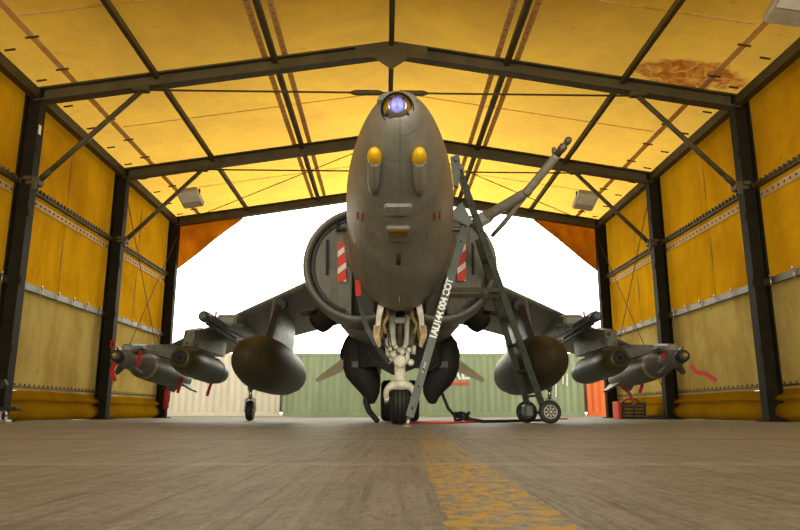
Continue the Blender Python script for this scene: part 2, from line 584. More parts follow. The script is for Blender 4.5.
for s, nm in ((-1, 'left'), (1, 'right')):
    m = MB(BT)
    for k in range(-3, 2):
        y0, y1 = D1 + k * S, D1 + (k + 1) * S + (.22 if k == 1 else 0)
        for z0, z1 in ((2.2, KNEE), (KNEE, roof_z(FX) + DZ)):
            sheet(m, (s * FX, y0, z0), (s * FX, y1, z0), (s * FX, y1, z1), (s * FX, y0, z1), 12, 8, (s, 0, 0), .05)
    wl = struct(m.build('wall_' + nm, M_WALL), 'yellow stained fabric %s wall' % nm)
    m = MB(BT)
    for k in range(-3, 2):
        y0, y1 = D1 + k * S, D1 + (k + 1) * S + (.22 if k == 1 else 0)
        sheet(m, (s * FX, y0, .5), (s * FX, y1, .5), (s * FX, y1, 2.2), (s * FX, y0, 2.2), 12, 8, (s, 0, 0), .03)
    o = m.build('lower_panel', M_LOWER, wl)
    o['label'] = 'cream weathered lower wall fabric'
    m = MB(BT)
    prof = [(0.02, .50), (.10, .40), (.16, .36), (.12, .33), (.06, .30), (.14, .22), (.16, .10), (.06, .02), (.02, .0)]
    rings = []
    for i in range(121):
        yy = Y_NEAR + (Y_FAR - Y_NEAR) * i / 120
        rings.append([(s * (FX - a * (1 + .25 * noise.noise((yy * 1.7, z * 3, s)))), yy, max(0.002, z + .02 * noise.noise((yy * .9, z, 3)))) for a, z in prof])
    m.loft(rings, False, False)
    o = m.build('skirt', M_SKIRT, wl)
    o['label'] = 'yellow rolled fabric skirt at the floor'
    # lacing with tabs above the skirt and under the upper rail
    for zz, hgt, nmx in ((.56, .03, 'skirt_lacing'), (KNEE - .16, .12, 'wall_lacing')):
        m = MB(BT)
        m.beam((s * (FX - .03), 3, zz), (s * (FX - .03), Y_FAR, zz), .012, hgt, (0, 0, 1))
        m.mi = 1
        y = 8.2
        while y < Y_FAR - .1:
            m.box((s * (FX - .04), y, zz + (.035 if hgt < .1 else 0)), (.02, .022, .035))
            y += .16
        m.build(nmx, [M_STEEL if hgt < .1 else M_STRIP, M_STEEL], wl)
    # faint vertical seams
    m = MB(BT)
    for k in (-1, 0, 1):
        m.beam((s * (FX - .012 + .05), D1 + (k + .5) * S, 2.3), (s * (FX - .012 + .05), D1 + (k + .5) * S, 5.2), .03, .012, (1, 0, 0))
    m.build('seam', M_SEAM, wl)

# wall rails
for s, nm in ((-1, 'left'), (1, 'right')):
    for z, what in ((2.2, 'mid'), (KNEE, 'upper')):
        y0 = 7.2
        root = empty('wall_rail', BT @ Vector((s * (FX - .1), y0, z)),
                     'grey steel rail with shiny clamps along the %s wall above the cream fabric' % nm if what == 'mid'
                     else 'dark laced steel rail high on the %s wall at knee-brace height' % nm, 'rail', 'wall rails')
        m = MB(BT)
        m.beam((s * (FX - .09), y0, z), (s * (FX - .09), Y_FAR - .05, z), .07, .11 if what == 'mid' else .08)
        m.build('bar', M_RAIL if what == 'mid' else M_STEEL, root)
        y = 8.6
        if what == 'mid':
            while y < Y_FAR - .3:
                if min(abs(y - fy) for fy in frames_y) > .25:
                    m = MB(BT)
                    m.box((s * (FX - .15), y, z + .075), (.03, .03, .035), bev=.006)
                    m.tube((s * (FX - .15), y, z + .06), (s * (FX - .15), y, z - .10), .011, n=8)
                    m.build('clamp', M_GALV, root)
                y += .62
        else:
            m = MB(BT)
            while y < Y_FAR - .1:
                m.box((s * (FX - .135), y, z + .02), (.03, .03, .07))
                y += .13
            m.build('lacing_studs', M_STEEL, root)['kind'] = 'stuff'

# arch frames
lab = ['nearest complete steel arch, passing over the jet nose, a pale sticker on its left post',
       'middle steel arch, its rafters hidden by the jet nose at the peak', 'last steel arch framing the far opening']
for fi, ly in enumerate(frames_y):
    root = empty('arch_frame', BT @ Vector((0, ly, 0)), lab[fi], 'frame', 'steel arch frames')
    pw, ph = (.20, .27)
    for s in (-1, 1):
        m = MB(BT)
        m.ibeam((s * W, ly, 0.012), (s * W, ly, EAVE + .1), pw, ph, (1, 0, 0), .03)
        m.box((s * W, ly, .012), (.42, .34, .024))
        for zz in (1.1, 2.2, 3.3, 4.4):
            m.box((s * (W - ph / 2), ly, zz), (.02, pw * .7, .12))
        p = m.build('post', M_POST, root)
        if fi == 0 and s == -1:
            m = MB(BT)
            m.box((s * (W - ph / 2 - .004), ly - .03, 4.75), (.006, .08, .16))
            m.build('sticker', M_WHITE, p)
        m = MB(BT)
        m.ibeam((s * (W - .0), ly, EAVE), (0, ly, RIDGE), pw, .24, (0, 0, 1), .03)
        m.build('rafter', M_STEEL, root)
    m = MB(BT)
    m.prism([(-.62, RIDGE - .22), (-.3, RIDGE - .2), (0, RIDGE - .42), (.3, RIDGE - .2), (.62, RIDGE - .22), (.62, RIDGE + .0), (0, RIDGE + .1), (-.62, RIDGE + .0)],
            ly - pw / 2 - .015, ly - pw / 2 + .01, lambda a, b, d: Vector((a, d, b)))
    for a in (-.5, -.3, .3, .5):
        m.tube((a, ly - pw / 2 - .035, RIDGE - .1), (a, ly - pw / 2 - .01, RIDGE - .1), .022, n=6)
    m.build('ridge_gusset', M_STEEL, root)
    if fi < 2:
        for s in (-1, 1):
            lo = Vector((s * (W - .2), ly - .02, KNEE))
            hi = Vector((s * 4.25, ly - .02, roof_z(4.25) - .17))
            m = MB(BT)
            m.tube(lo, hi, .045, n=10)
            m.box(lo + Vector((s * .05, 0, 0)), (.22, .2, .14), bev=.02)
            m.box(hi + Vector((0, 0, .04)), (.3, .14, .1), bev=.02)
            b = m.build('knee_brace', M_STEEL, root)
            d = (hi - lo).normalized()
            m = MB(BT)
            m.path([lo + d * .08, lo + d * .2, lo + d * .34], [.05, .055, .04], 8)
            m.box(lo + Vector((-s * .02, -.13, -.1)), (.07, .05, .16), bev=.01)
            m.box(lo + Vector((s * .1, -.14, 0.02)), (.12, .05, .06), bev=.01)
            m.build('turnbuckle', M_STEEL, b)
        m = MB(BT)
        z = roof_z(4.2) - .14
        m.tube((-4.2, ly, z), (4.2, ly, z - .02), .018, n=8)
        tr = m.build('tie_rod', M_STEEL, root)
        m = MB(BT)
        for c in (-.42, .35):
            m.path([(c - .28, ly, z - .01), (c - .2, ly, z - .01), (c + .2, ly, z - .01), (c + .28, ly, z - .01)], [.02, .05, .05, .02], 8)
        m.build('turnbuckle', M_STEEL, tr)

# purlins run the length of the roof
for lx, lb in ((0, 'ridge'), (-2, 'laced purlin left of the ridge'), (2, 'laced purlin right of the ridge'), (-4, 'thin purlin half way down the left roof slope'), (4, 'thin purlin half way down the right roof slope')):
    m = MB(BT)
    z = roof_z(lx) + .07
    m.beam((lx, 3, z), (lx, Y_FAR, z), .09 if abs(lx) < 4 else .075, .10)
    tag(m.build('roof_purlin', M_STEEL), 'dark steel purlin along the roof ridge' if lx == 0 else 'dark steel ' + lb, 'purlin', 'roof purlins')
for s, nm in ((-1, 'left'), (1, 'right')):
    m = MB(BT)
    m.beam((s * (W - .02), 3, EAVE + .02), (s * (W - .02), Y_FAR, EAVE + .02), .14, .17)
    tag(m.build('eave_beam', M_STEEL), 'heavy dark steel beam along the %s eave' % nm, 'beam', 'eave beams')

# bracing cables in the last bay
YA, YB = frames_y[1], frames_y[2]
def cable(a, b, lb, r=.011):
    m = MB(BT)
    m.tube(a, b, r, n=6)
    tag(m.build('bracing_cable', M_CABLE), lb, 'cable', 'bracing cables of the last bay')
for s, nm in ((-1, 'left'), (1, 'right')):
    cable((s * 5.92, YA + .12, 4.9), (s * 5.92, YB - .1, .7), 'thin steel cable sloping down to the far post on the %s wall' % nm)
    cable((s * 5.88, YA + .12, .7), (s * 5.88, YB - .1, 4.9), 'thin steel cable sloping up to the far post on the %s wall' % nm)
    cable((s * 5.7, YB - .1, roof_z(5.7) - .05), (s * .3, YA + .12, roof_z(.3) - .05), 'thin steel cable crossing under the %s roof slope' % nm)

# gathered curtains in the top corners of the far opening
for s, nm in ((-1, 'left'), (1, 'right')):
    m = MB(BT)
    yy = Y_FAR + .17
    N = 16
    V = []
    for i in range(N + 1):
        a = i / N
        p_top = Vector((s * (W + .08 - 1.93 * a), yy, roof_z(W + .08 - 1.93 * a) - .05))
        p_bot = Vector((s * (W + .08 - 1.93 * a), yy, 3.88 + (roof_z(W - .1 - 1.75) - .12 - 3.88) * a))
        row = []
        for j in range(9):
            b = j / 8
            p = p_top.lerp(p_bot, b)
            p.y += .025 * math.sin(a * 9 + b * 5) + .02 * noise.noise((a * 6, b * 6, s * 3))
            row.append(m.v(p))
        V.append(row)
    for i in range(N):
        for j in range(8):
            m.f([V[i][j], V[i + 1][j], V[i + 1][j + 1], V[i][j + 1]], True)
    o = m.build('door_curtain', M_CURTAIN)
    sd = o.modifiers.new('thick', 'SOLIDIFY'); sd.thickness = .012
    tag(o, 'orange canvas curtain gathered in the top %s corner of the far opening' % nm, 'curtain', 'door curtains')
# floodlights under the roof
def floodlight(p, ax, lb):
    p = BT @ Vector(p)
    root = empty('floodlight', p, lb, 'light', 'floodlights under the roof')
    R = Matrix.Rotation(ax, 3, 'Y') @ Matrix.Rotation(-.35, 3, 'X')
    m = MB(); m.box(p, (.52, .66, .14), R, .03); m.build('housing', M_LAMPBODY, root)
    m = MB(); m.box(p + R @ Vector((0, -.12, -.075)), (.44, .36, .02), R, .005); m.build('diffuser', M_LAMPGLASS, root)
    for d in (-.2, .2):
        m = MB()
        m.beam(p + R @ Vector((d, .1, .02)), p + R @ Vector((d, .1, .34)), .04, .02, (0, 1, 0))
        m.build('bracket', M_STEEL, root)
ym = D1 + 1.45 * S
floodlight((-4.98, ym, roof_z(4.98) - .13), .155 * -1, 'pale floodlight under the left roof slope beside the far left curtain')
floodlight((4.97, ym, roof_z(4.97) - .13), .155, 'pale floodlight under the right roof slope beyond the probe')
floodlight((5.22, 7.78, roof_z(5.22) - .12), .155, 'pale floodlight cut by the top edge of the photo, near right eave')

# ------------------------------------------------------------------ containers outside
def container(x0, x1, y0, mat, lb, depth=2.44, H=2.52):
    root = empty('shipping_container', ((x0 + x1) / 2, y0 + depth / 2, 0), lb, 'container', 'containers beyond the far opening')
    prof = []
    x = x0 + .12
    while x < x1 - .3:
        prof += [(x, 0.05), (x + .07, 0.05), (x + .14, .015), (x + .21, .015)]
        x += .28
    prof.append((x1 - .12, .05))
    m = MB()
    m.loft([[(a, y0 + b, .16) for a, b in prof], [(a, y0 + b, H - .12) for a, b in prof]], False, False, False)
    m.build('corrugated_side', mat, root)
    m = MB()
    m.box(((x0 + x1) / 2, y0 + depth / 2 + .05, H / 2 + .05), (x1 - x0 - .1, depth - .12, H - .2))
    m.build('shell', mat, root)
    m = MB()
    for z, h in ((.08, .16), (H - .06, .12)):
        m.box(((x0 + x1) / 2, y0 + .05, z), (x1 - x0 - .02, .1, h))
    for x in (x0 + .07, x1 - .07):
        m.box((x, y0 + .07, H / 2), (.14, .14, H - .002))
        for z in (.07, H - .07):
            m.box((x, y0 + .07, z), (.17, .17, .13))
    m.build('frame', mat, root)
    return root
container(-11.0, -4.88, 28.0, M_PALE, 'pale grey corrugated shipping container beyond the left wing')
g = container(-4.74, 7.46, 28.0, M_GREEN, 'long green corrugated shipping container behind the jet')
container(7.6, 13.6, 28.0, M_ORANGE, 'orange corrugated shipping container beside the far right post')
def text(s, size, mat, name, parent, M, ext=.002, spacing=1.0, offset=0.0):
    # letters become a plain mesh
    c = bpy.data.curves.new(name, 'FONT')
    c.body = s
    c.size = size
    c.extrude = ext
    c.align_x = 'LEFT'
    c.offset = offset
    c.materials.append(mat)
    o = bpy.data.objects.new(name, c)
    COL.objects.link(o)
    o.data.space_character = spacing
    bpy.context.view_layer.update()
    me = bpy.data.meshes.new_from_object(o.evaluated_get(bpy.context.evaluated_depsgraph_get()))
    bpy.data.objects.remove(o)
    o = bpy.data.objects.new(name, me)
    COL.objects.link(o)
    o.parent = parent
    o.matrix_local = Matrix.Translation(-world_loc(parent)) @ M
    return o
a = at(449, 379, 27.98)
t_ = text('AL', .72, M_WHITE, 'lettering', g, Matrix.Translation(a) @ Matrix.Rotation(PI / 2, 4, 'X'), offset=.02)
a, b = at(421, 383.5, 27.97), at(468, 383.5, 27.97)
m = MB(); m.beam(a, b, .02, .10); m.build('underline', M_ORANGERED, g)
m = MB()
for px, y0, y1 in ((556, 376, 397), (563, 372, 384), (567, 374, 386)):
    m.beam(at(px, y0, 27.98), at(px, y1, 27.98), .05, .02, (0, 1, 0))
m.build('chalk_marks', M_WHITE, g)

# ------------------------------------------------------------------ the jet
jet = empty('jump_jet', (0, 8.3, 0), 'grey jump jet fighter parked nose-on in the middle of the shelter', 'aircraft')

def sect(y, zb, zt, hw, zm=None, n=48, pu=2.1, pl=2.1):
    """one cross section: widest at zm, bottom zb, top zt"""
    zm = (zb + zt) / 2 if zm is None else zm
    r = []
    for k in range(n):
        a = 2 * PI * k / n
        c, s = math.cos(a), math.sin(a)
        p = pu if s > 0 else pl
        x = hw * math.copysign(abs(c) ** (2 / p), c)
        z = zm + (zt - zm if s > 0 else zm - zb) * math.copysign(abs(s) ** (2 / p), s)
        r.append((x, y, z))
    return r
def spline(rows, ys):
    out = []
    for y in ys:
        for i in range(len(rows) - 1):
            if rows[i][0] <= y <= rows[i + 1][0] + 1e-9:
                p0 = rows[max(i - 1, 0)]; p1 = rows[i]; p2 = rows[i + 1]; p3 = rows[min(i + 2, len(rows) - 1)]
                h = p2[0] - p1[0]; t = (y - p1[0]) / h
                res = []
                for k in range(1, len(p1)):
                    m1 = (p2[k] - p0[k]) / (p2[0] - p0[0]) * h
                    m2 = (p3[k] - p1[k]) / (p3[0] - p1[0]) * h
                    res.append((2 * t**3 - 3 * t**2 + 1) * p1[k] + (t**3 - 2 * t**2 + t) * m1 + (-2 * t**3 + 3 * t**2) * p2[k] + (t**3 - t**2) * m2)
                out.append((y, *res)); break
    return out
# rows: y, bottom, top, half width, height of the widest line
NOSE = [(4.47, 2.17, 2.33, .07, 2.25), (4.50, 2.13, 2.37, .115, 2.25), (4.56, 2.085, 2.42, .152, 2.245), (4.66, 2.03, 2.47, .200, 2.235), (4.85, 1.935, 2.55, .268, 2.22), (5.2, 1.80, 2.65, .352, 2.22), (5.7, 1.645, 2.78, .442, 2.22),
        (6.3, 1.48, 2.92, .520, 2.24), (7.0, 1.34, 3.0, .572, 2.26), (7.6, 1.265, 3.0, .60, 2.27)]
ys = [4.47 + 3.13 * (i / 48) ** 1.5 for i in range(49)]
m = MB()
m.loft([sect(y, zb, zt, hw, zm, 56) for y, zb, zt, hw, zm in spline(NOSE, ys)])
fus = m.build('fuselage', M_JET, jet)
def nose_hit(x, y):
    """height of the underside of the nose at x, y"""
    _, zb, zt, hw, zm = spline(NOSE, [y])[0]
    u = min(.999, abs(x) / hw)
    return zm - (zm - zb) * (1 - u ** 2.1) ** (1 / 2.1)

BODY = [(7.61, 1.72, 2.95, .56, 2.3), (8.3, 1.55, 2.95, .75, 2.1), (8.8, 1.12, 2.9, 1.02, 2.0), (9.6, .98, 2.85, 1.05, 1.95), (11.0, .98, 2.7, .92, 1.95), (13, 1.2, 2.5, .66, 1.95), (15, 1.55, 2.35, .42, 1.98), (17.0, 1.85, 2.15, .14, 2.0)]
m = MB()
m.loft([sect(y, zb, zt, hw, zm, 48) for y, zb, zt, hw, zm in spline(BODY, [7.61 + 9.39 * i / 50 for i in range(51)])])
m.build('rear_fuselage', M_JET, jet)
# canopy behind the nose
m = MB()
CAN = [(5.9, 2.72, 2.80, .10, 2.73), (6.3, 2.7, 3.12, .33, 2.75), (6.8, 2.7, 3.36, .42, 2.78), (7.5, 2.7, 3.40, .44, 2.8), (8.3, 2.7, 3.25, .42, 2.78), (9.0, 2.7, 2.95, .3, 2.75)]
m.loft([sect(*r, n=32) for r in spline(CAN, [5.9 + 3.1 * i / 24 for i in range(25)])])
m.build('canopy', paint('canopy_glass', (.05, .055, .06), .06, 0, .1, 2.0), jet)

# sensor turret in the nose tip
c0 = at(397.3, 109, 4.50)
ax = Vector((0, -1, -.34)).normalized()
m = MB()
m.lathe([(-.10, .12), (.0, .121), (.018, .118), (.022, .112), (-.02, .108)], c0, ax, 40)
trt = m.build('sensor_turret', M_DARKHOLE, jet)
m = MB()
m.lathe([(-.04, .110)] + [(.075 * math.sin(a) - .005, .110 * math.cos(a)) for a in [PI / 2 * i / 12 for i in range(13)]], c0, ax, 40)
ball = m.build('chrome_ball', M_CHROME, trt)
m = MB()
q = c0 + ax * .058 + Vector((0, 0, .022))
m.lathe([(-.03, .058), (.012, .058), (.016, .052)] + [(.016 + .010 * i / 4, .052 - .01299 * i) for i in range(5)], q, ax + Vector((0, 0, .16)), 32)
m.build('lens', M_LENS, trt)
m = MB()
for a0, r0, w in ((-2.2, .085, .03), (-1.7, .09, .022), (-1.0, .082, .028), (2.6, .09, .025), (.5, .09, .022)):
    u = Vector((1, 0, 0)); w_ = ax.cross(u)
    p0 = c0 + ax * .05 + (u * math.cos(a0) - w_ * math.sin(a0)) * r0 * .95
    m.box(p0, (w, .02, w * .6), Matrix.Rotation(a0, 3, 'Y'), .004)
m.build('sensor_fittings', M_DARKHOLE, trt)
# glazing hoop above the turret
m = MB()
hc = c0 + Vector((0, .05, .085))
m.path([hc + Vector((.125 * math.cos(a), .04 * math.sin(a), .075 * math.sin(a))) for a in [PI * (-.05 + 1.1 * i / 14) for i in range(15)]], .024, 10)
m.build('sensor_hood', M_JETLT, jet)
m = MB()
m.path([hc + Vector((.09 * math.cos(a), -.01, .05 * math.sin(a))) for a in [PI * i / 12 for i in range(13)]], .008, 8)
m.build('hood_rim', M_CHROME, jet)

def on_nose(px, py):
    for k in range(900):
        Y = 4.475 + 3.12 * k / 900
        p = at(px, py, Y)
        _, zb, zt, hw, zm = spline(NOSE, [Y])[0]
        if (abs(p.x) / hw) ** 2.1 + (abs(p.z - zm) / ((zt - zm) if p.z > zm else (zm - zb))) ** 2.1 < 1: return p
    return at(px, py, 6)
# two blister fairings with yellow caps
for s in (-1, 1):
    cap_at = on_nose(400 - 3 + s * 22.2, 155)
    x = cap_at.x
    rings = []
    Y0, Y1 = cap_at.y, on_nose(397 + s * 20, 201).y
    for i in range(25):
        t = i / 24
        y = Y0 + (Y1 - Y0) * t
        r = .054 * (1 - .05 * t) if t < .5 else .0515 * max(.10, 1 - ((t - .5) / .5) ** 1.7)
        xx = x * (1 + .16 * t)
        z = nose_hit(xx, y) - .022 * (1 - t) + .012 * t
        rings.append([Vector((xx + r * math.cos(2 * PI * k / 18), y, z + r * 1.15 * math.sin(2 * PI * k / 18))) for k in range(18)])
    m = MB(); m.loft(rings)
    bl = m.build('antenna_fairing', M_JET, jet)
    z = nose_hit(x, Y0) - .022
    m = MB()
    prof = [(.05 - .0, .055)] + [(-.0 - .13 * math.sin(a), .057 * math.cos(a) ** .8 if math.cos(a) > 0 else 0) for a in [PI / 2 * i / 14 for i in range(15)]]
    m.lathe(prof, (x, Y0, z), (0, 1, -.10), 24)
    c = m.build('cap', M_YELLOW, bl)
    c['label'] = 'yellow rounded cap'
    # stencilled red marks on the cheek
    for d in (0, 1):
        cx, cy = 398.5 + s * (36 + d * 5), 217 - d * 1.5
        q = [on_nose(cx + du, cy + dv) + Vector((0, -.006, -.003)) for du, dv in ((-1.0, -4), (1.0, -4), (1.0, 4), (-1.0, 4))]
        m = MB()
        m.loft([q, [v + Vector((0, .004, .002)) for v in q]], smooth=False)
        m.build('red_stencil', M_REDMARK, jet)

def slope(px, py):
    a, b = on_nose(px, py - 4), on_nose(px, py + 4)
    return math.atan2(b.z - a.z, b.y - a.y)
def nose_box(name, px, py, w, l, h, mat, parent=None, bev=.015, sink=.3):
    p = on_nose(px, py)
    R = Matrix.Rotation(slope(px, py), 3, 'X')
    m = MB()
    m.box(p + R @ Vector((0, 0, -h * (.5 - sink))), (w, l, h), R, bev)
    return m.build(name, mat, parent or jet)
nose_box('belly_blister', 398, 208.5, .24, .15, .04, M_JET, bev=.02)
win = nose_box('sensor_window_frame', 398, 232.5, .215, .24, .04, M_JETLT, bev=.02)
nose_box('window', 398, 230, .15, .10, .055, paint('amber_window', (.30, .17, .03), .12, .6, .5, 20), win, .004, .25)
nose_box('antenna_blade', 398.5, 257, .035, .12, .07, M_DARKHOLE, bev=.01, sink=.1)
nose_box('belly_probe', 399.3, 301, .012, .30, .06, M_JETLT, bev=.004, sink=.1)
# raised panel arcs of the nose underside
m = MB()
for s in (-1, 1):
    pts = [on_nose(400 + s * x, y) for x, y in ((3, 216), (13, 219), (21, 225), (26, 233), (28, 240))]
    m.path(pts, .0035, 6)
    pts = [on_nose(400 + s * x, y) for x, y in ((38, 222), (45, 228), (50, 226))]
    m.path(pts, .003, 6)
m.build('panel_edge', M_JET, jet)

# intakes
ICX, ICZ, IR, IY = .475, 1.92, .725, 8.1
for s, nm in ((-1, 'left'), (1, 'right')):
    m = MB()
    m.lathe([(1.5, .60), (1.0, .70), (.5, .735), (.2, .732), (.06, .722), (.0, .705), (-.035, .682), (-.035, .665), (-.01, .648), (.06, .636), (.3, .63), (.6, .6)],
            (s * ICX, IY, ICZ), (0, 1, 0), 64)
    m.build('intake_lip', M_JETLT, jet)
    # padded cover in the intake
    root = empty('intake_cover', (s * (ICX + .25), IY + .1, ICZ - .6),
                 'dark cloth cover plugging the air intake %s' % ('left of the jet nose' if s < 0 else 'right of the jet nose, behind the ladder'), 'cover', 'intake covers')
    m = MB()
    V = []
    NR, NA = 12, 56
    for i in range(NR + 1):
        row = []
        for k in range(NA):
            a = 2 * PI * k / NA
            r = .628 * i / NR
            x = ICX + r * math.cos(a)
            z = ICZ + r * math.sin(a)
            if x < .60: x = .60 + (x - .60) * .02
            y = IY + .10 + .03 * noise.noise((x * 7, z * 2.0, s * 2)) + .02 * noise.noise((x * 3, z * 9, s)) - .03 * (1 - (i / NR) ** 4)
            row.append(m.v((s * x, y, z)))
        V.append(row)
    for i in range(NR):
        for k in range(NA):
            j = (k + 1) % NA
            m.f([V[i][k], V[i][j], V[i + 1][j], V[i + 1][k]], True)
    cv = m.build('padded_disc', M_COVER, root)
    sd = cv.modifiers.new('thick', 'SOLIDIFY'); sd.thickness = .03; sd.offset = 1 if s < 0 else -1
    m = MB()
    m.path([(s * (ICX + .60 * math.cos(a)), IY + .075, ICZ + .60 * math.sin(a)) for a in [-1.25 + 2.5 * i / 30 for i in range(31)]], .018, 8)
    m.build('piping', M_DGREY, root)
    # red and white warning strip sewn on it
    if s < 0: ptop, pbot, wpx = (342, 243), (342, 282), 8.5
    else: ptop, pbot, wpx = (461.5, 243), (461.5, 281), 8.5
    a, b = at(*ptop, IY + .02), at(*pbot, IY + .02)
    w = wpx / F_PX * 8.2
    m = MB(); m.beam(a, b, w, .012, (0, 1, 0))
    m.build('warning_strip', M_WARN, root)
    m = MB()
    q = at(400 + s * 53, 229, IY + .0)
    m.box(q, (.24, .05, .035), bev=.01)
    m.box(q + Vector((s * .12, 0, .04)), (.03, .05, .15), bev=.01)
    m.build('retaining_handle', M_BLACK, root)
    if s < 0:
        m = MB()
        for k in range(4):
            m.tube(at(346 + k * 0, 218 - k * 3, IY + .02), at(356, 219 - k * 3, IY + .02), .006, n=6)
        m.build('tie_cords', M_BLACK, root)
    # zip flap on the cover
    m = MB()
    q0, q1 = at(400 + s * 72.5, 240, IY + .05), at(400 + s * 73, 275, IY + .05)
    m.beam(q0, q1, .035, .02, (0, 1, 0))
    m.build('flap', M_BAG, root)

# wings
def wing_pt(x):
    t = (x - .9) / (4.62 - .9)
    return (9.35 + 2.75 * t, 12.75 + .75 * t, 2.12 - 1.04 * t, .36 * (1 - .68 * t))    # leading edge y, trailing edge y, height, thickness
def wing_ring(s, x):
    yl, yt, z, th = wing_pt(x)
    c = yt - yl
    up, dn = [], []
    for i in range(15):
        u = (1 - math.cos(PI * i / 14)) / 2
        h = th * (1.48 * math.sqrt(u) - .63 * u - 1.76 * u * u + 1.42 * u**3 - .51 * u**4) * 1.0
        zz = z - .085 * c * u
        up.append((s * x, yl + c * u, zz + h * .55))
        dn.append((s * x, yl + c * u, zz - h * .5))
    return up + dn[::-1][1:-1]
for s in (-1, 1):
    m = MB()
    m.loft([wing_ring(s, .85 + (4.62 - .85) * i / 12) for i in range(13)])
    m.build('wing', M_JET, jet)
def under(x, y):
    yl, yt, z, th = wing_pt(x)
    u = max(0, min(1, (y - yl) / (yt - yl)))
    h = th * (1.48 * math.sqrt(u) - .63 * u - 1.76 * u * u + 1.42 * u**3 - .51 * u**4)
    return z - .085 * (yt - yl) * u - h * .5
def pylon(s, x, y0, y1, zb, w, rake=.35, name='pylon', mat=None, zf=None):
    """tapered pylon from the wing underside down to zb"""
    n = 12
    def ring(z, ya, yb, ww):
        r = []
        for k in range(n):
            a = 2 * PI * k / n
            cy = (ya + yb) / 2 - (yb - ya) / 2 * math.copysign(abs(math.cos(a)) ** .7, math.cos(a))
            cx = ww * math.copysign(abs(math.sin(a)) ** .5, math.sin(a))
            r.append((s * x + cx, cy, z(cy) if callable(z) else z))
        return r
    m = MB()
    yle = wing_pt(x)[0] + .10
    def top(y):
        if y >= yle: return under(x, y) + .03
        f = (yle - y) / max(.01, yle - y0)
        zt = under(x, yle) + .03
        return zt + ((zf if zf is not None else zt) - zt) * f
    m.loft([ring(zb, y0, y1, w * .8), ring(lambda y: zb + (top(y) - zb) * .4, y0 + rake * .3, y1, w), ring(top, y0 + rake, y1, w)], smooth=False)
    return m.build(name, mat or M_PYLON, jet)
TX, RX, PX, BX = 1.885, 2.60, 3.02, 3.88
for s in (-1, 1):
    p = pylon(s, TX, 9.75, 11.9, 1.13, .075, .35)
    # raked dark brace ahead of the inner pylon
    m = MB()
    m.beam((s * TX, 9.65, 1.08), (s * (TX - .10), 10.0, 1.72), .09, .12, (0, 1, 0))
    m.tube((s * (TX - .11), 9.92, 1.70), (s * (TX - .11), 10.1, 1.72), .085, n=14)
    m.build('pylon_brace', M_BLACK, jet)
    # outrigger fairing pylon and missile launch rail
    pylon(s, RX, 9.9, 12.2, 1.34, .10, .12, zf=1.50)
    m = MB()
    m.box((s * (RX - .03), 10.25, 1.50), (.30, .6, .17), Matrix.Rotation(.10, 3, 'X'), .04)
    m.build('pylon_nose_block', M_JETLT, jet)
    m = MB()
    a, b = Vector((s * (RX + .02), 8.92, 1.40)), Vector((s * RX, 11.6, 1.27))
    m.lathe([(0, .04), (.02, .06), (.06, .074), (.16, .074), (.2, .06)], a, b - a, 20, cap=True)
    m.beam(a + Vector((0, .1, .01)), b, .11, .10)
    m.beam(a + Vector((0, .25, -.065)), b + Vector((0, 0, -.065)), .05, .05)
    m.build('launch_rail', M_DGREY, jet)
    # mid and outer pylons
    pylon(s, PX, 9.55, 11.6, 1.06, .11, .1, zf=1.27)
    pylon(s, BX, 9.85, 12.1, 1.02, .085, .2, zf=1.10)
    m = MB()
    m.box((s * BX, 9.95, 1.065), (.15, .62, .12), Matrix.Rotation(.1, 3, 'X'), .03)
    m.build('pylon_adapter', M_PYLON, jet)
    m = MB()
    m.tube((s * 2.98, 9.98 + .9, under(2.98, 10.9) + .0), (s * 2.98, 10.9, under(2.98, 10.9) + .22), .018, n=8)
    m.build('wing_fence_pin', M_DGREY, jet)
    # outrigger leg
    m = MB()
    m.tube((s * RX, 12.05, 1.45), (s * RX, 12.0, .52), .07, .055, n=14)
    leg = m.build('outrigger_leg', M_JETLT, jet)
    m = MB()
    m.tube((s * RX, 12.0, .56), (s * RX, 12.0, .36), .034, n=12)
    m.build('oleo', M_CHROME, leg)
    m = MB()
    for d in (-1, 1):
        m.path([(s * RX, 12.0, .40), (s * RX + d * .075, 12.0, .36), (s * RX + d * .085, 12.03, .18)], .022, 8)
    m.tube((s * RX - .1, 12.03, .178), (s * RX + .1, 12.03, .178), .03, n=12)
    m.build('fork', M_CREAM, leg)
    m = MB()
    m.lathe([(-.055, .07), (-.06, .13), (-.05, .163), (-.02, .176), (.02, .176), (.05, .163), (.06, .13), (.055, .07)], (s * RX, 12.03, .177), (1, 0, 0), 28, cap=True)
    m.build('wheel', M_BLACK, leg)

# nozzles
for s in (-1, 1):
    m = MB()
    m.lathe([(0, .16), (.12, .18), (.30, .175), (.38, .15), (.36, .0)], (s * .92, 9.5, 1.60), (s * .62, .35, -.55), 22, cap=True)
    m.build('front_nozzle', M_BLACK, jet)
    m = MB()
    m.lathe([(0, .15), (.15, .17), (.34, .155), (.42, .12), (.40, .0)], (s * .66, 10.7, 1.31), (s * .40, .3, -.75), 22, cap=True)
    m.build('rear_nozzle', M_BLACK, jet)
    m = MB()
    m.tube((s * 1.13, 9.05, 1.46), (s * 1.30, 8.95, 1.42), .03, n=10)
    m.build('vent_stub', M_BLACK, jet)
# ventral gun-pod shapes under the belly
for s in (-1, 1):
    m = MB()
    m.lathe([(0, .02), (.1, .12), (.4, .19), (1.2, .22), (2.4, .19), (3.0, .06)], (s * .52, 9.8, .86), (0, 1, 0), 20)
    m.build('ventral_pod', M_DGREY, jet)

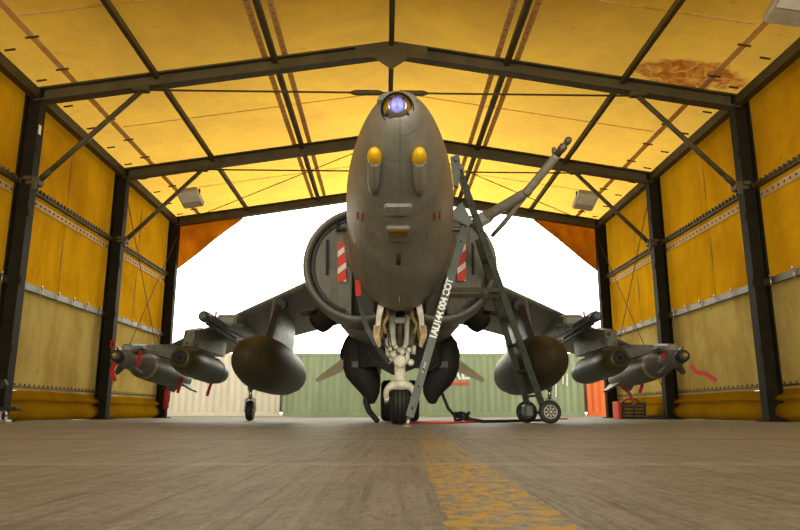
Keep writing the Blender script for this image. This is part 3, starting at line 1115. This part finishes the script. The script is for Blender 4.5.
# tail
for s in (-1, 1):
    m = MB()
    a0 = [(s * .3, 14.4, 1.84), (s * .3, 15.9, 1.82)]
    prs = []
    for x, ya, yb, z, th in ((.30, 14.2, 16.2, 1.86, .12), (1.1, 14.9, 16.4, 1.42, .09), (1.98, 16.05, 16.5, .90, .03)):
        prs.append([(s * x, ya, z), (s * x, ya + .25 * (yb - ya), z + th / 2), (s * x, yb, z - .13 * (yb - ya)), (s * x, ya + .25 * (yb - ya), z - th / 2)])
    m.loft(prs, smooth=False)
    m.build('tailplane', M_TAIL, jet)
m = MB()
m.loft([[(-.08, 13.4, 2.3), (.08, 13.4, 2.3), (.03, 16.4, 2.1), (-.03, 16.4, 2.1)], [(-.05, 15.2, 3.5), (.05, 15.2, 3.5), (.02, 16.7, 3.5), (-.02, 16.7, 3.5)]], smooth=False)
m.build('tail_fin', M_JET, jet)

# main gear: twin wheels on the centre line
m = MB()
m.tube((0, 11.5, 1.2), (0, 11.5, .34), .08, n=14)
m.tube((-.3, 11.5, .335), (.3, 11.5, .335), .05, n=12)
mg = m.build('main_leg', M_CREAM, jet)
for s in (-1, 1):
    m = MB()
    m.lathe([(-.10, .18), (-.115, .28), (-.09, .32), (-.04, .335), (.04, .335), (.09, .32), (.115, .28), (.10, .18)], (s * .2, 11.5, .335), (1, 0, 0), 32, cap=True)
    m.build('main_wheel', M_BLACK, mg)

# nose gear
NY = 8.3
m = MB()
for s in (-1, 1):                                             # twin upper legs
    a, b = Vector((s * .10, NY - .02, 1.30)), Vector((s * .055, NY - .05, .78))
    m.path([a + Vector((0, 0, .3)), a, a.lerp(b, .5) + Vector((s * .03, 0, 0)), b], [.05, .05, .055, .045], 12)
m.path([(-.09, NY - .04, .92), (0, NY - .06, .86), (.09, NY - .04, .92)], .045, 10)
m.box((0, NY - .05, 1.24), (.16, .1, .07), bev=.02)
ng = m.build('nose_leg', M_CREAM, jet)
m = MB()
m.tube((0, NY, 1.6), (0, NY, .72), .05, n=14)
m.build('oleo', M_GEARDARK, ng)
m = MB()
for (x, z, w, h) in ((.0, .76, .20, .12), (.0, .67, .13, .13), (.075, .80, .08, .12), (-.085, .78, .06, .09)):
    m.box((x, NY - .09, z), (w, .14, h), bev=.025)
m.lathe([(0, .075), (.03, .08), (.05, .06), (.055, .03), (.06, .0)], (0, NY - .15, .735), (0, -1, 0), 20, cap=True)
m.lathe([(0, .04), (.04, .042), (.05, .02)], (-.08, NY - .14, .82), (0, -1, 0), 16, cap=True)
m.lathe([(0, .03), (.04, .032), (.05, .02)], (.03, NY - .14, .845), (0, -1, 0), 16, cap=True)
m.build('knuckle', M_CREAM, ng)
m = MB()
for i in range(7):                                            # pipes and plumbing
    s = random.choice((-1, 1))
    x = s * random.uniform(.13, .22)
    m.path([(x, NY - .05 + .02 * i, 1.45), (x * random.uniform(.85, 1.1), NY - .1, 1.15), (x * random.uniform(.7, 1), NY - .08, .95), (s * .06, NY - .1, .80)], random.uniform(.009, .016), 8)
m.build('hydraulic_pipes', M_GEARDARK, ng)
for (x, z, r) in ((-.13, .74, .035), (.13, .72, .04), (-.05, .90, .03), (.06, .91, .025), (.11, .87, .03), (-.12, .88, .028)):
    m = MB()
    m.lathe([(0, r), (.03, r), (.05, r * .6), (.055, 0)], (x, NY - .13, z), (0, -1, .2), 14, cap=True)
    m.build('valve', M_CREAM, ng)
m = MB()
for (x, z, w, h) in ((-.05, .84, .05, .03), (.05, .83, .04, .05), (.0, .665, .05, .02), (-.09, .70, .03, .06), (.085, .67, .03, .05), (.0, 1.05, .10, .22)):
    m.box((x, NY - .165 if z < 1 else NY - .02, z), (w, .03, h), bev=.006)
m.build('recess_shade', M_DARKHOLE, ng)  # raised dark blocks: shade of the gaps between gear parts, as colour
m = MB()
for (x, z, h) in ((.155, 1.07, .16), (-.16, 1.02, .14), (.17, .93, .1), (-.15, .88, .09)):
    m.tube((x, NY - .05, z), (x * .95, NY - .06, z - h), .026, n=12)
m.build('actuators', M_BAND if False else M_CREAM, ng)
m = MB()                                                      # fork: knuckle block, arch and side arms
m.box((0, NY - .12, .565), (.125, .14, .20), bev=.025)
m.tube((0, NY - .2, .565), (0, NY - .185, .565), .018, n=10)
arch = []
for i in range(15):
    a = PI * i / 14
    arch.append((.165 * math.cos(a) * (1 if abs(math.cos(a)) < .98 else 1.0), NY - .20 - .03 * math.sin(a), .31 + .155 * math.sin(a) ** .6))
m.path(arch, [.028 + .024 * math.sin(PI * i / 14) for i in range(15)], 10)
m.box((0, NY - .22, .455), (.26, .08, .10), bev=.035)
for s in (-1, 1):
    m.path([(s * .155, NY - .2, .31), (s * .16, NY - .08, .28), (s * .155, NY, .262)], .03, 10)
m.build('fork', M_CREAM, ng)
m = MB()
R_ = .262
m.lathe([(-.10, .13), (-.118, .20), (-.10, .24), (-.075, .256), (-.07, .25), (-.06, .26), (-.035, .262), (-.03, .252), (-.02, .262), (.02, .262), (.03, .252), (.035, .262), (.06, .26), (.07, .25), (.075, .256), (.10, .24), (.118, .20), (.10, .13)],
        (0, NY, R_), (1, 0, 0), 40, cap=True, smooth=False)
m.build('wheel', M_BLACK, ng)
# wheel bay above and behind the leg, near-black to stand in for its shade
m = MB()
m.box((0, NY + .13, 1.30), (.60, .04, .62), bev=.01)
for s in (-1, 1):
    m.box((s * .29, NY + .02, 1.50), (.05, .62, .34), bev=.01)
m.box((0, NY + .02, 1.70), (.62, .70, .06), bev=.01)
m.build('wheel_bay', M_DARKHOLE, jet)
# nose gear doors
for s in (-1, 1):
    m = MB()
    rings = []
    for i in range(9):
        t = i / 8
        z = 1.38 - .27 * t
        x = s * (.245 + .03 * math.sin(PI * t * .5) + .0 * t)
        y0, y1 = 7.66 + .04 * t * t, 8.15 - .1 * t
        rings.append([(x, y0, z), (x + s * .012, (y0 + y1) / 2, z), (x, y1, z), (x - s * .045, y1, z), (x - s * .035, (y0 + y1) / 2, z), (x - s * (.05 + .03 * (1 - t)), y0, z)])
    m.loft(rings, smooth=False)
    d = m.build('gear_door', M_CREAM, jet)
    m = MB()
    m.prism([(.30, 1.12), (.31, 1.0), (.25, .86), (.215, .88), (.235, 1.0), (.215, 1.12)], 7.72, 7.76, lambda a, b, q, s=s: Vector((s * a, q, b)))
    m.build('hinge_plate', M_GEARGOLD, d)
    m = MB()
    m.path([(s * .15, 7.8, 1.35), (s * .14, 7.75, 1.22), (s * .19, 7.72, 1.12), (s * .16, 7.72, 1.02)], .022, 8)
    m.path([(s * .19, 7.9, 1.30), (s * .21, 7.85, 1.08), (s * .24, 7.8, .90)], .02, 8)
    m.build('door_link', M_GEARGOLD, d)

# refuelling probe, folded out on the right of the picture
pA, pB, pC, pD = at(484, 218, 8.75), at(527, 192, 8.2), at(554, 159, 7.85), at(567, 142, 7.65)
m = MB()
m.path([pA + Vector((-.25, .35, -.15)), pA, pA.lerp(pB, .9), pB], [.12, .075, .062, .055], 14)
m.path([at(492, 236, 8.9), at(503, 224, 8.75), at(527, 194, 8.25)], [.03, .035, .03], 10)
m.box(pA + Vector((-.02, 0, -.02)), (.26, .2, .16), Matrix.Rotation(-.5, 3, 'Y'), .03)
pr = m.build('refuelling_probe', M_JET, jet)
m = MB()
m.path([pB.lerp(pC, -.05), pB, pB.lerp(pC, .1), pC, pC.lerp(pD, .25)], [.06, .062, .055, .053, .050], 14)
m.build('probe_arm', M_JET, pr)
m = MB()
dv = (pD - pC).normalized()
m.path([pC.lerp(pD, .2), pC.lerp(pD, .5), pC.lerp(pD, .52), pC.lerp(pD, .78), pC.lerp(pD, .8), pC.lerp(pD, .98)], [.045, .045, .05, .05, .034, .034], 14)
m.lathe([(0, .03), (.02, .04), (.05, .044), (.09, .032), (.10, .012)], pD - dv * .03, dv, 16, cap=True)
m.box(pC.lerp(pD, .35) + Vector((-.055, 0, .03)), (.05, .06, .08), bev=.012)
m.build('probe_tip', M_GEARDARK, pr)

# ------------------------------------------------------------------ stores hung under the wings
for s, nm in ((-1, 'left'), (1, 'right')):
    m = MB()
    prof = [(0, .0), (.02, .045), (.1, .12), (.3, .22), (.6, .305), (1.0, .36), (1.5, .375), (2.2, .372), (2.9, .345), (3.5, .28), (4.0, .19), (4.3, .1), (4.38, .0)]
    root = empty('drop_tank', (s * TX, 10.3, .40), 'big olive teardrop drop tank under the %s wing%s' % (nm, '' if s < 0 else ', behind the ladder'), 'fuel tank', 'drop tanks')
    m.lathe(prof, (s * TX, 8.25, .83), (0, 1, -.025), 40)
    b = m.build('tank_body', M_TANK, root)
    m = MB()
    m.lathe([(0, .0), (.004, .02), (.012, .022), (.03, .022)], (s * (TX + .13), 8.42, 1.03), (0, 1, 0), 10)
    m.build('nose_lug', M_GALV, root)
    for q in (1.45, 2.6):
        m = MB()
        m.lathe([(q, .377 if q < 2 else .362), (q + .02, .379 if q < 2 else .362), (q + .03, .376 if q < 2 else .360)], (s * TX, 8.25, .83), (0, 1, -.025), 40)
        m.build('joint_band', M_DGREY, root)

    # pod with dark olive nose
    root = empty('store_pod', (s * PX, 10.3, .58), 'stubby grey bomb with a dark olive nose under the %s wing' % nm, 'bomb', 'stubby bombs')
    ax = Vector((0, 1, -.05)); o = Vector((s * PX, 9.35, .88))
    m = MB()
    m.lathe([(.62, .213), (1.0, .215), (1.6, .205), (2.0, .175), (2.15, .15), (2.17, .0)], o, ax, 32)
    m.build('body', M_BOMB, root)
    m = MB()
    m.lathe([(.02, .0), (.02, .10), (.06, .145), (.16, .178), (.32, .204), (.5, .213), (.625, .215)], o, ax, 32)
    m.build('nose', M_PODDARK, root)
    m = MB()
    m.lathe([(.0, .0), (-.01, .06), (.0, .085), (.04, .11), (.07, .15)], o, ax, 24)
    m.lathe([(-.05, .012), (-.045, .02), (.0, .03)], o, ax, 12, cap=True)
    m.build('fuze_ring', M_DARKHOLE, root)
    m = MB()
    m.lathe([(1.62, .207), (1.66, .211), (1.70, .203)], o, ax, 32)
    m.build('strap_band', M_DGREY, root)

    # laser guided bomb
    root = empty('guided_bomb', (s * BX, 10.8, .6), 'long grey finned guided bomb on the outermost %s pylon' % nm, 'bomb', 'guided bombs')
    a = Vector((s * BX, 9.32, .90)); ax = Vector((0, 1, -.06))
    m = MB()
    m.lathe([(.62, .12), (.75, .15), (.95, .19), (1.3, .205), (1.9, .205), (2.3, .185), (2.6, .15), (3.1, .12), (3.12, .0)], a, ax, 28)
    m.build('body', M_BOMB, root)
    m = MB()
    m.lathe([(.98, .193), (1.0, .197), (1.08, .2), (1.1, .196)], a, ax, 28)
    m.build('band', M_BAND, root)
    m = MB()
    m.lathe([(.12, .07), (.16, .10), (.3, .125), (.5, .13), (.64, .122)], a, ax, 24, cap=True)
    m.build('guidance_section', M_BOMB, root)
    m = MB()
    m.lathe([(-.03, .055), (-.01, .08), (.07, .092), (.12, .08), (.14, .05)], a, ax, 20, cap=True)
    sk = m.build('seeker', M_BLACK, root)
    m = MB()
    m.lathe([(-.10, .0), (-.095, .02), (-.06, .034), (-.02, .04)], a, ax, 16)
    m.build('seeker_dome', paint('seeker_glass', (.35, .27, .08), .2, .3, .3, 8), sk)
    for k in range(4):
        th = PI / 4 + k * PI / 2
        dr = Vector((math.cos(th), 0, math.sin(th)))
        m = MB()
        m.prism([(.30, .1), (.56, .1), (.56, .26), (.44, .26)], -.012, .012,
                lambda q, r, d, dr=dr: a + ax * q + dr * r + dr.cross(ax).normalized() * d)
        m.build('canard', M_DGREY, root)
        m = MB()
        m.prism([(2.3, .15), (3.1, .1), (3.12, .30), (2.8, .28)], -.015, .015,
                lambda q, r, d, dr=dr: a + ax * q + dr * r + dr.cross(ax).normalized() * d)
        m.build('tail_fin', M_BOMB, root)

# red streamers
def ribbon(pts, w, lb, name='warning_streamer'):
    m = MB()
    pts = [Vector(p) for p in pts]
    fine = []
    for i in range(len(pts) - 1):
        p0, p1, p2, p3 = pts[max(i - 1, 0)], pts[i], pts[i + 1], pts[min(i + 2, len(pts) - 1)]
        for k in range(5):
            t = k / 5
            fine.append(.5 * ((2 * p1) + (p2 - p0) * t + (2 * p0 - 5 * p1 + 4 * p2 - p3) * t * t + (3 * p1 - p0 - 3 * p2 + p3) * t**3))
    fine.append(pts[-1])
    rg = []
    for i, p in enumerate(fine):
        t = (fine[min(i + 1, len(fine) - 1)] - fine[max(i - 1, 0)]).normalized()
        a = t.cross(Vector((.15, 1, .1))).normalized() * w / 2
        n = a.cross(t).normalized() * .003
        rg.append([p + a + n, p - a + n, p - a - n, p + a - n])
    m.loft(rg, smooth=False)
    return tag(m.build(name, M_RED), lb, 'streamer', 'red warning streamers')
ribbon([at(117, 361, 9.5), at(112, 370, 9.45), at(114, 379, 9.43), at(115.5, 378, 9.42)], .06, 'red streamer hanging from the seeker of the left guided bomb')
ribbon([at(141, 351, 9.62), at(139, 358, 9.66), at(138.5, 366, 9.7)], .05, 'red streamer around the neck of the left guided bomb')
ribbon([at(182, 377, 11.6), at(180, 385, 11.6), at(177.5, 393, 11.58)], .055, 'red streamer hanging from the tail of the left guided bomb')
ribbon([at(216, 376, 11.0), at(211, 384, 10.98), at(207, 396, 10.95)], .05, 'red streamer hanging from the tail of the left stubby bomb')
ribbon([at(690.5, 365, 9.3), at(697, 372, 9.28), at(706, 374, 9.26), at(716.5, 381, 9.24)], .06, 'red streamer blown sideways from the nose of the right guided bomb')
ribbon([at(668, 353, 9.7), at(664, 354.5, 9.68), at(661, 357, 9.66)], .05, 'short red streamer on top of the right guided bomb')
ribbon([at(641.5, 381, 11.3), at(642, 386, 11.3), at(639.5, 393, 11.28)], .055, 'red streamer under the middle of the right guided bomb')
ribbon([at(622, 387, 11.9), at(629, 393, 11.9), at(634, 405, 11.86)], .055, 'red streamer hanging from the tail of the right guided bomb')
# tag and strap at the left intake
m = MB()
a, b = at(357.5, 280, 8.02), at(358.5, 296, 7.98)
m.beam(a, b, .065, .012, (0, 1, 0))
tg = tag(m.build('pull_tag', M_ORANGERED), 'orange-red pull tag at the lower inner edge of the left intake', 'tag')
m = MB()
sp = [at(359, 296, 7.97), at(362, 312, 7.9), at(367, 328, 7.85), at(376, 345, 7.82), at(389, 363, 7.95)]
rg = []
for i, p in enumerate(sp):
    d = (sp[min(i + 1, 4)] - sp[max(i - 1, 0)]).normalized()
    c = d.cross(Vector((0, 1, 0))).normalized() * .028
    rg.append([p + c, p - c, p - c + Vector((0, .006, 0)), p + c + Vector((0, .006, 0))])
m.loft(rg, smooth=False)
m.build('strap', M_DGREY, tg)

# black covers under the belly
m = MB()
N = 24
V = []
for i in range(N + 1):
    u = i / N
    row = []
    for j in range(9):
        w = j / 8
        x = -.56 + 1.12 * u
        top = 1.06 + .05 * math.cos(u * PI * 2)
        bot = .67 + .13 * abs(2 * u - 1) ** 2 - .04 * math.cos(u * 14)
        row.append(m.v((x, 9.25 + .35 * (abs(2 * u - 1) ** 2) + .03 * noise.noise((u * 9, w * 4, 0)), top + (bot - top) * w)))
    V.append(row)
for i in range(N):
    for j in range(8):
        m.f([V[i][j], V[i + 1][j], V[i + 1][j + 1], V[i][j + 1]], True)
o = m.build('quilted_apron', M_QUILT)
sd = o.modifiers.new('thick', 'SOLIDIFY'); sd.thickness = .03
tag(o, 'black quilted cloth apron hung behind the nose wheel leg', 'cover')
for s, nm in ((-1, 'left'), (1, 'right')):
    m = MB()
    rings = []
    for px, py, pw in ((355, 338, 3), (355, 341, 9), (357, 348, 12.5), (358, 358, 14.5), (360, 368, 16), (363.5, 377, 16.5), (367, 386, 13.5), (370, 393, 9.5), (371, 399, 6), (370.5, 403, 4), (370.5, 404, 1.5)):
        c = at(401.5 + s * (401.5 - px), py, 9.85)
        rx = pw * 9.85 / F_PX
        rings.append([(c.x + rx * math.cos(2 * PI * k / 24) * (1 + .10 * noise.noise((k * .7, c.z * 5, s))), 9.85 + rx * 1.1 * math.sin(2 * PI * k / 24), c.z) for k in range(24)])
    m.loft(rings)
    root = m.build('pod_cover', M_BAG)
    tag(root, 'lumpy black cover bag hanging under the belly %s of the nose wheel' % nm, 'cover', 'belly cover bags')
    m = MB()
    m.box((s * .60, 9.60, .80), (.17, .03, .1), bev=.01)
    m.build('pocket', M_DGREY, root)
# drooping hoses
m = MB()
m.path([at(367, 392, 9.8), at(366, 402, 9.78), at(369, 411, 9.74), at(374, 417, 9.7), at(378, 421.5, 9.66)], [.045, .045, .042, .04, .035], 12)
tag(m.build('drain_hose', M_BLACK), 'black hose drooping to the floor left of the nose wheel', 'hose')
m = MB()
pts = [at(441, 391, 9.9), at(444, 398, 9.9), at(448, 408, 9.85), at(455, 416, 9.8)]
cc = at(462, 418.5, 9.75)
cc.z = .05
for i in range(26):
    a = i / 25 * 2 * PI * 2.2 + 2.4
    pts.append(cc + Vector((.10 * math.cos(a), .16 * math.sin(a), -.02 + .11 * math.sin(a * .7 + .4) ** 2)))
pts += [Vector((1.15, 9.6, .02)), Vector((1.6, 10.2, .02)), Vector((2.4, 11.4, .02))]
m.path(pts, .022, 8)
tag(m.build('ground_cable', M_BLACK), 'dark ground cable coiled on the floor right of the nose wheel', 'cable')
m = MB()
pts = [(.12, 8.9, .018), (.35, 8.7, .018), (.62, 8.72, .018), (.86, 9.2, .018), (1.3, 10.4, .018), (2.3, 12.2, .018), (3.5, 14.5, .018)]
m.path(pts, .014, 8)
tag(m.build('power_lead', M_ORANGERED), 'orange-red lead lying on the floor behind the ladder', 'cable')

# ------------------------------------------------------------------ boarding ladder
lad = empty('boarding_ladder', (1.3, 8.0, 0), 'grey steel boarding ladder on wheels leaning against the right of the jet nose', 'ladder')
T0 = at(456, 162, 7.0); B0 = at(545, 417, 8.85); B0.z = .14
def perp(a, b):
    d = (b - a).normalized()
    return d
def rail(a, b, w, t, name, holes=True, up=(0, 1, 0)):
    m = MB()
    m.beam(a, b, w, t, up)
    if holes:
        m.mi = 1
        d = (b - a); L = d.length; d.normalize()
        k = .2
        while k < L - .1:
            p = a + d * k - Vector((0, t / 2 + .001, 0))
            m.tube(p + Vector((0, .004, 0)), p - Vector((0, .004, 0)), .013, n=8)
            k += .33
    return m.build(name, [M_LADDER, M_DARKHOLE], lad)
near_rail = rail(T0, B0, .075, .045, 'rail')
Bf = Vector(at(530, 415, 9.35)); Bf.z = .14
Tf = at(478, 240, 7.75)
far_rail = rail(Tf, Bf, .07, .045, 'rail')
for k in range(6):
    t = .12 + .155 * k
    q = Tf.lerp(Bf, t)
    # the point of the near rail at the same height
    u = (q.z - T0.z) / (B0.z - T0.z)
    p = T0.lerp(B0, u)
    m = MB(); m.beam(p, q, .05, .03); m.build('rung', M_LADDER, lad)
# top hook plate
m = MB()
hk = T0
m.prism([(-.06, .05), (.03, .08), (.05, -.05), (.02, -.3), (-.03, -.28)], 6.97, 7.02, lambda a, b, d: Vector((hk.x + a, d, hk.z + b)))
m.tube(hk + Vector((0, -.06, .02)), hk + Vector((0, .06, .02)), .03, n=10)
m.tube(hk + Vector((.05, -.05, -.08)), hk + Vector((.05, .05, -.08)), .025, n=10)
m.build('hook', M_LADDER, lad)
# wedge plate against the fuselage
m = MB()
pl = [at(449, 214, 7.05), at(462, 202, 7.05), at(473, 222, 7.1), at(468, 226, 7.1), at(450, 219, 7.05)]
m.loft([[p for p in pl], [p + Vector((0, .03, 0)) for p in pl]], smooth=False)
m.box(at(455, 229.5, 7.15), (.20, .06, .035), bev=.01)
m.build('stand_off_plate', M_LADDER, lad)
# support leg with stencilled number
LT, LB = at(468.5, 216, 7.15), at(409.5, 417, 6.95)
ld = (LB - LT).normalized()
m = MB()
m.beam(LT, LB, .083, .05, (0, 1, 0))
m.mi = 1
for q in (.06, .14, .42, .5, .78, .86, .96):
    p = LT.lerp(LB, q) - Vector((0, .027, 0))
    m.tube(p, p - Vector((0, .005, 0)), .012, n=8)
sleg = m.build('support_leg', [M_LADDER, M_DARKHOLE], lad)
foot = at(407, 426.3, 6.93); foot.z = .012
m = MB()
m.tube(LB, foot, .02, n=10)
m.lathe([(0, .055), (.012, .055), (.03, .03)], Vector((foot.x, foot.y, 0)), (0, 0, 1), 16, cap=True)
m.build('foot', M_GALV, sleg)
# lettering up the leg
bot = LT.lerp(LB, .635)
upv = -ld
yv = Vector((0, -1, 0)); zax = yv - upv * yv.dot(upv); zax.normalize()
yax = zax.cross(upv)
Mt = Matrix((upv, yax, zax)).transposed().to_4x4()
tx = text('1AU144 004 COT', .098, M_WHITE, 'stencil_lettering', sleg, Matrix.Translation(bot + zax * .028 - yax * .034) @ Mt, .001, .90, .0035)
tx2 = text('1AU144', .035, M_WHITE, 'small_lettering', sleg, Matrix.Translation(LT.lerp(LB, .80) + zax * .028 - yax * .01) @ Mt, .001)
tx2['label'] = 'faint small stencil'
# spreader bars
for py, dy in ((290, 0), (296, .45)):
    a = at(446, py, 7.15 + dy); b = at(498, py, 7.75 + dy)
    m = MB(); m.beam(a, b, .04, .05); m.build('spreader', M_LADDER, lad)
# wheels
for (p, o, sz) in ((B0, Vector((.05, -.07, 0)), .148), (Bf, Vector((-.03, .07, 0)), .148)):
    c = Vector((p.x + o.x, p.y + o.y, sz))
    m = MB()
    ax = Vector((.1, -1, 0)).normalized()
    m.lathe([(-.03, .08), (-.035, .12), (-.025, .14), (0, sz), (.025, .14), (.035, .12), (.03, .08)], c, ax, 32)
    wh = m.build('wheel', M_BLACK, lad)
    m = MB()
    m.lathe([(-.03, .0), (-.03, .082), (.028, .085), (.034, .078), (.02, .068), (.016, .035), (.04, .03), (.045, .0)], c, ax, 24)
    m.build('hub', M_RAIL, wh)
    m = MB()
    m.lathe([(.03, .078), (.036, .083), (.03, .088)], c, ax, 32)
    m.lathe([(.04, .0), (.05, .012), (.04, .018)], c, ax, 12)
    for k in range(8):
        dr = Vector((math.cos(k * PI / 4) * 1, math.cos(k * PI / 4) * .1, math.sin(k * PI / 4)))
        m.beam(c + ax * .03 + dr * .03, c + ax * .03 + dr * .07, .01, .008, ax)
    m.build('rim', M_GALV, wh)
m = MB()
m.tube(B0 + Vector((.05, -.06, 0)), Bf + Vector((-.03, .06, 0)), .02, n=10)
m.box((B0 + Bf) / 2 + Vector((-.12, .02, .02)), (.12, .3, .16), bev=.02)
m.build('axle', M_LADDER, lad)

# ------------------------------------------------------------------ small things on the floor
c = at(631, 412, 15.6)
root = empty('tool_crate', (c.x, 15.6, 0), 'dark slatted crate with a red end on the floor by the far right post', 'crate')
m = MB()
for k in range(5):
    m.box((c.x, 15.6, .03 + .075 * k), (.55, .4, .055), bev=.008)
for dx in (-.24, 0, .24):
    m.box((c.x + dx, 15.39, .19), (.05, .03, .37))
m.build('box', M_CRATE, root)
m = MB(); m.box((c.x - .315, 15.6, .19), (.06, .42, .38), bev=.01); o = m.build('end_board', M_ORANGERED, root); o['label'] = 'red end board'
m = MB()
m.path([(c.x - .2, 15.6, .36), (c.x - .1, 15.55, .44), (c.x + .1, 15.55, .44), (c.x + .2, 15.6, .36)], .02, 8)
m.build('handle', M_RED, root)
m = MB()
base = at(655, 417, 15.25)
rings = []
for i in range(9):
    t = i / 8
    r = .10 * math.sin(PI * min(1, max(.02, t))) ** .5
    rings.append([(base.x - .35 + .75 * t, 14.9 + r * 1.4 * math.cos(2 * PI * k / 12), max(.003, .03 + r * .7 * math.sin(2 * PI * k / 12) + .02 * noise.noise((t * 6, k, 0)))) for k in range(12)])
m.loft(rings)
tag(m.build('canvas_bundle', M_CRATE), 'low dark canvas bundle on the floor right of the crate', 'bundle')
# extinguisher at the far left post
p = at(166.5, 398, 17.6)
root = empty('fire_extinguisher', (p.x, p.y, p.z - .3), 'narrow red extinguisher hanging beside the far left post', 'extinguisher')
m = MB(); m.lathe([(-.27, .05), (-.25, .07), (.16, .07), (.22, .03), (.26, .03)], p, (0, 0, 1), 18, cap=True); m.build('cylinder', M_RED, root)
m = MB(); m.box(p + Vector((0, -.02, .29)), (.10, .04, .05), bev=.01); m.path([p + Vector((.03, -.03, .28)), p + Vector((.1, -.06, .15)), p + Vector((.09, -.07, -.1))], .014, 8); m.build('valve_and_hose', M_BLACK, root)
m = MB(); m.beam(p + Vector((0, .07, 0)), Vector(BT @ Vector((-W + .1, Y_FAR - .1, p.z))), .05, .05); m.build('hanger', M_STEEL, root)
# small sign on the second left post
p = BT @ Vector((-W + .16, D1 + S - .12, 1.55))
m = MB(); m.box(p, (.10, .012, .16), bev=.003)
sg = tag(m.build('warning_plate', M_RED), 'tiny red plate on the second post of the left wall', 'sign')
m = MB(); m.box(p - Vector((0, .008, 0)), (.05, .006, .08)); m.build('plate_face', M_BLACK, sg)
# anchor at the left edge
q = BT @ Vector((-5.42, 9.85, 0))
root = empty('ground_anchor', q, 'black steel floor anchor with a shiny shackle at the foot of the left wall', 'anchor')
m = MB(); m.box(q + Vector((-.05, 0, .19)), (.5, .14, .05), bev=.01); m.box(q + Vector((-.22, 0, .09)), (.1, .12, .18), bev=.01)
m.beam(q + Vector((-.3, 0, .40)), q + Vector((-.02, 0, .56)), .06, .09); m.box(q + Vector((-.27, 0, .3)), (.08, .1, .3), bev=.01)
m.build('bracket', M_BLACK, root)
m = MB(); m.path([q + Vector((.05 * math.cos(a), -.02, .09 + .08 * math.sin(a))) for a in [2 * PI * i / 14 for i in range(15)]], .02, 8)
m.box(q + Vector((.0, 0, .02)), (.16, .14, .04), bev=.008)
m.build('shackle', M_GALV, root)
